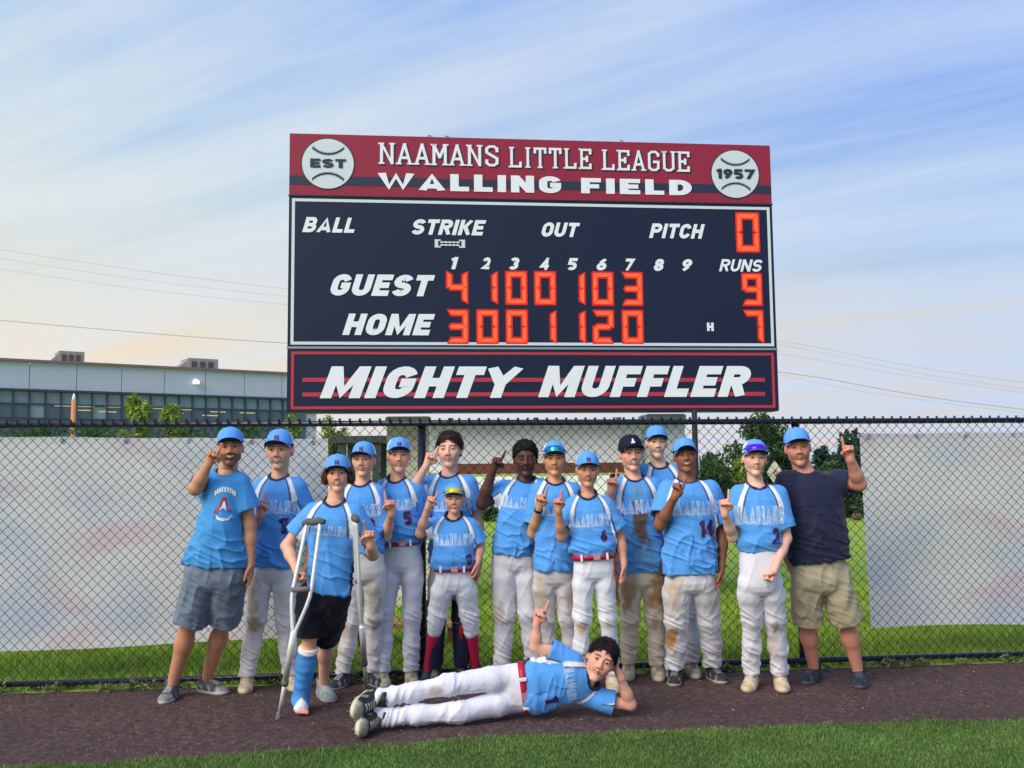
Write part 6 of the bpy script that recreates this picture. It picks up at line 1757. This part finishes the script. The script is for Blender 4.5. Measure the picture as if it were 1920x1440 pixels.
      hip=(1294, 1084), nb=(1289, 903), sa=(1248, 920), sb=(1336, 920), hem=(1242, 1342, 1071), num=('14', .070, -.245), let=(.015, -.145, .25, .042), fold=1.15, sl=.74, slr=.082,
      ea=(1238, 984, -.10), wa=(1265, 932, -.24), ha=('point', (1281, 892, -.25), (-.5, -.8, 0), (1, 0, 0)),
      eb=(1354, 1000, .04), wb=(1353, 1062, -.02), hb=('relax', (1351, 1094, -.04), (-1, 0, 0), (0, -1, 0)),
      ka=(1268, 1165), kb=(1330, 1162), fa=(1266, 1277, 1264, 1292), fb=(1336, 1276, 1358, 1287), bottom='long', shoe=SH_BLACK, legw=1.05, pcol=srgb(220, 220, 228),
      stains=[('p', (1262, 1105), .07, .20, srgb(206, 184, 152), .7), ('p', (1264, 1205), .055, .12, srgb(170, 118, 56), .95), ('p', (1336, 1120), .05, .2, srgb(170, 156, 136), .45)]),
 dict(label='player in a jersey numbered 2 with purple mirrored sunglasses on his cap', Y=6.42, b=.93, tone=srgb(232, 182, 160),
      head=dict(top=(1417, 825), chin=(1416, 892), cap='white', shades='lens_p', hair='side', haircol=srgb(128, 96, 66), yaw=-3),
      hip=(1425, 1088), nb=(1419, 912), sa=(1381, 928), sb=(1463, 928), hem=(1386, 1460, 1030), tuck=True, belt=None, num=('2', .062, -.266), let=(-.01, -.16, .25, .056), sl=.76, slr=.080,
      ea=(1374, 1006, -.02), wa=(1359, 962, -.16), ha=('point', (1358, 918, -.18), TOCAM, (1, 0, 0)),
      eb=(1474, 1010, -.02), wb=(1452, 1068, -.14), hb=('fist', (1442, 1090, -.16), (-.8, -.2, 0), (0, -1, 0)),
      ka=(1410, 1160), kb=(1453, 1162), fa=(1414, 1286, 1400, 1303), fb=(1461, 1286, 1470, 1304), bottom='long', legw=1.06, shoe=SH_TAN, pcol=srgb(224, 224, 236),
      stains=[('p', (1459, 1176), .035, .05, srgb(146, 120, 84), .8), ('p', (1458, 1215), .045, .10, srgb(206, 178, 146), .6)]),
 dict(label='man in navy tee and khaki shorts raising one finger at the far right', Y=6.60, b=1.15, tone=srgb(216, 150, 130), shirt='navytee',
      head=dict(top=(1492, 803), chin=(1501, 874), yaw=-12, smile=1, open=0, beard=.35, cap='allblue', hair='buzz', haircol=srgb(110, 78, 56), fat=1.02, neck=1.1, noemblem=True),
      hip=(1538, 1084), nb=(1510, 886), sa=(1470, 904), sb=(1575, 902), hem=(1482, 1589, 1046), arm=1.1, belly=1.12, dep=.118,
      ea=(1462, 985, .06), wa=(1478, 1050, .06), ha=('relax', None, (1, 0, 0), (0, -1, 0)),
      eb=(1612, 908, -.10), wb=(1594, 860, -.22), hb=('point', (1586, 815, -.24), (-.3, -.9, 0), (-1, 0, 0)), sl=.55, slr=.082,
      ka=(1514, 1166), kb=(1588, 1166), fa=(1530, 1277, 1508, 1288), fb=(1609, 1277, 1613, 1296), bottom='shorts', pcol=srgb(172, 162, 136), hipw=.178, legw=.98, bare=1, shoe=SH_NAVY, slen=.0),
 dict(label='dark haired player lying on his side in front, head on hand, pointing up', Y=5.95, b=.95, tone=srgb(226, 168, 146), lying=1,
      head=dict(top=(1144, 1203), chin=(1111, 1275), dy=-.10, yaw=-6, hair='crop', haircol=srgb(36, 24, 26), fat=1.04, hk=1.02),
      hip=(965, 1290), nb=(1108, 1270), sa=(1072, 1232, -.02), sb=(1100, 1312, .04), hem=(0, 1, 0), hemw=.155, hemc=(987, 1288), tuck=True, belt='belt_red', dep=.105, num=('1', .05, -.28), let=(-.01, -.15, .20, .036),
      ea=(1004, 1212, -.02), wa=(1007, 1168, -.06), ha=('point', (1018, 1133, -.08), TOCAM, (1, 0, 0)), sl=.62, slr=.078, arm=.95,
      eb=(1182, 1321, .02), wb=(1163, 1268, -.04), hb=('relax', (1150, 1240, -.02), (-1, 0, 0), (0, 1, 0)),
      ka=(842, 1284, 5.82), kb=(860, 1335, 5.80), fa=(676, 1312, 5.72, (-.25, -.95, -.15), (.96, -.2, 0)), fb=(680, 1347, 5.70, (-.15, -.97, -.1), (.97, -.12, 0)), bottom='long', legw=.94, foot=1.1, shoe=(srgb(40, 40, 40), srgb(206, 198, 176), srgb(206, 198, 176), .5, True), pcol=srgb(222, 222, 236), hipw=.155,
      stains=[('p', (820, 1280), .06, .035, srgb(196, 170, 136), .6)]),
]
import time as _t
_t0 = _t.time()
for i_, D_ in enumerate(PEOPLE):
    make_person(D_, 3 + i_ * 7)
print('people', round(_t.time() - _t0, 1))


# ------------------------------------------------------------------ crutches
def crutch(pa, pb, ja, jb, join, tip, padL, label, han=None):
    """pa, pb tops of the two uprights, bowed to ja, jb and joined above the foot"""
    o = np.array([tip[0], tip[1], 0.0])
    c_ = empty('crutch', o, label, 'crutch', 'aluminium crutches of the boy with the leg cast')
    sub = lambda *ps: [np.array(p) - o for p in ps]
    for a, m_ in ((pa, ja), (pb, jb)):
        P_ = sub(a, a * .55 + m_ * .45, m_, join); q = []
        for i in range(len(P_) - 1):
            for t in np.linspace(0, 1, 5)[:-1]: q.append(P_[i] * (1 - t) + P_[i + 1] * t)
        q.append(P_[-1]); q = [q[0]] + [(q[i - 1] + q[i] * 2 + q[i + 1]) / 4 for i in range(1, len(q) - 1)] + [q[-1]]
        MB().tube(q, .0115, 10).build('upright', M['alu'], c_, smooth=True)
    d = nrm(np.array(tip) - join)
    low = join + (np.array(tip) - join) * .52
    MB().tube(sub(join - d * .04, low), .019, 12).build('leg_sleeve', M['alu'], c_, smooth=True)
    MB().tube(sub(low - d * .01, low + d * .025), .022, 12).build('collar', M['rubber'], c_, smooth=True)
    MB().tube(sub(low, np.array(tip) - d * .03), .013, 10).build('leg_tube', M['alu'], c_, smooth=True)
    MB().tube(sub(np.array(tip) - d * .06, np.array(tip) - d * .012, np.array(tip)), [.017, .019, .023], 12).build('rubber_tip', M['rubber'], c_, smooth=True)
    m0 = (pa + pb) / 2; ax = nrm(pb - pa) if np.linalg.norm(pb - pa) > .02 else nrm([.3, -1, 0]); ln = np.linalg.norm(pb - pa) / 2 + .03
    MB().tube(sub(m0 - ax * ln + [0, 0, -.005], m0 - ax * ln * .5 + [0, 0, .006], m0 + [0, 0, .0], m0 + ax * ln * .5 + [0, 0, .006], m0 + ax * ln + [0, 0, -.005]), [.016, .022, .022, .022, .016], 10).build('armpit_pad', M['pad'], c_, smooth=True)
    if han: MB().tube(sub(*han), .016, 10).build('hand_grip', M['rubber'], c_, smooth=True)


Yc = 5.86
t1 = gnd(522, 1350); A1, B1 = px(576, 980, Yc), px(601, 978, Yc - .05); j1, j2 = px(546, 1120, Yc - .08), px(582, 1120, Yc - .12); jn = px(549, 1196, Yc - .10)
crutch(A1, B1, j1, j2, jn, t1, 0, 'aluminium crutch gripped by the curly haired boy beside his blue cast', (px(548, 1106, Yc - .08), px(581, 1104, Yc - .12)))
t2 = gnd(687, 1293); A2, B2 = px(664, 972, Yc + .05), px(668, 974, Yc - .07); k1, k2 = px(669, 1100, Yc + .12), px(674, 1100, Yc - .02)
crutch(A2, B2, k1, k2, px(679, 1180, Yc + .17), t2, 0, 'aluminium crutch under the other arm of the curly haired boy, seen edge on', (px(670, 1090, Yc + .12), px(673, 1090, Yc - .02)))
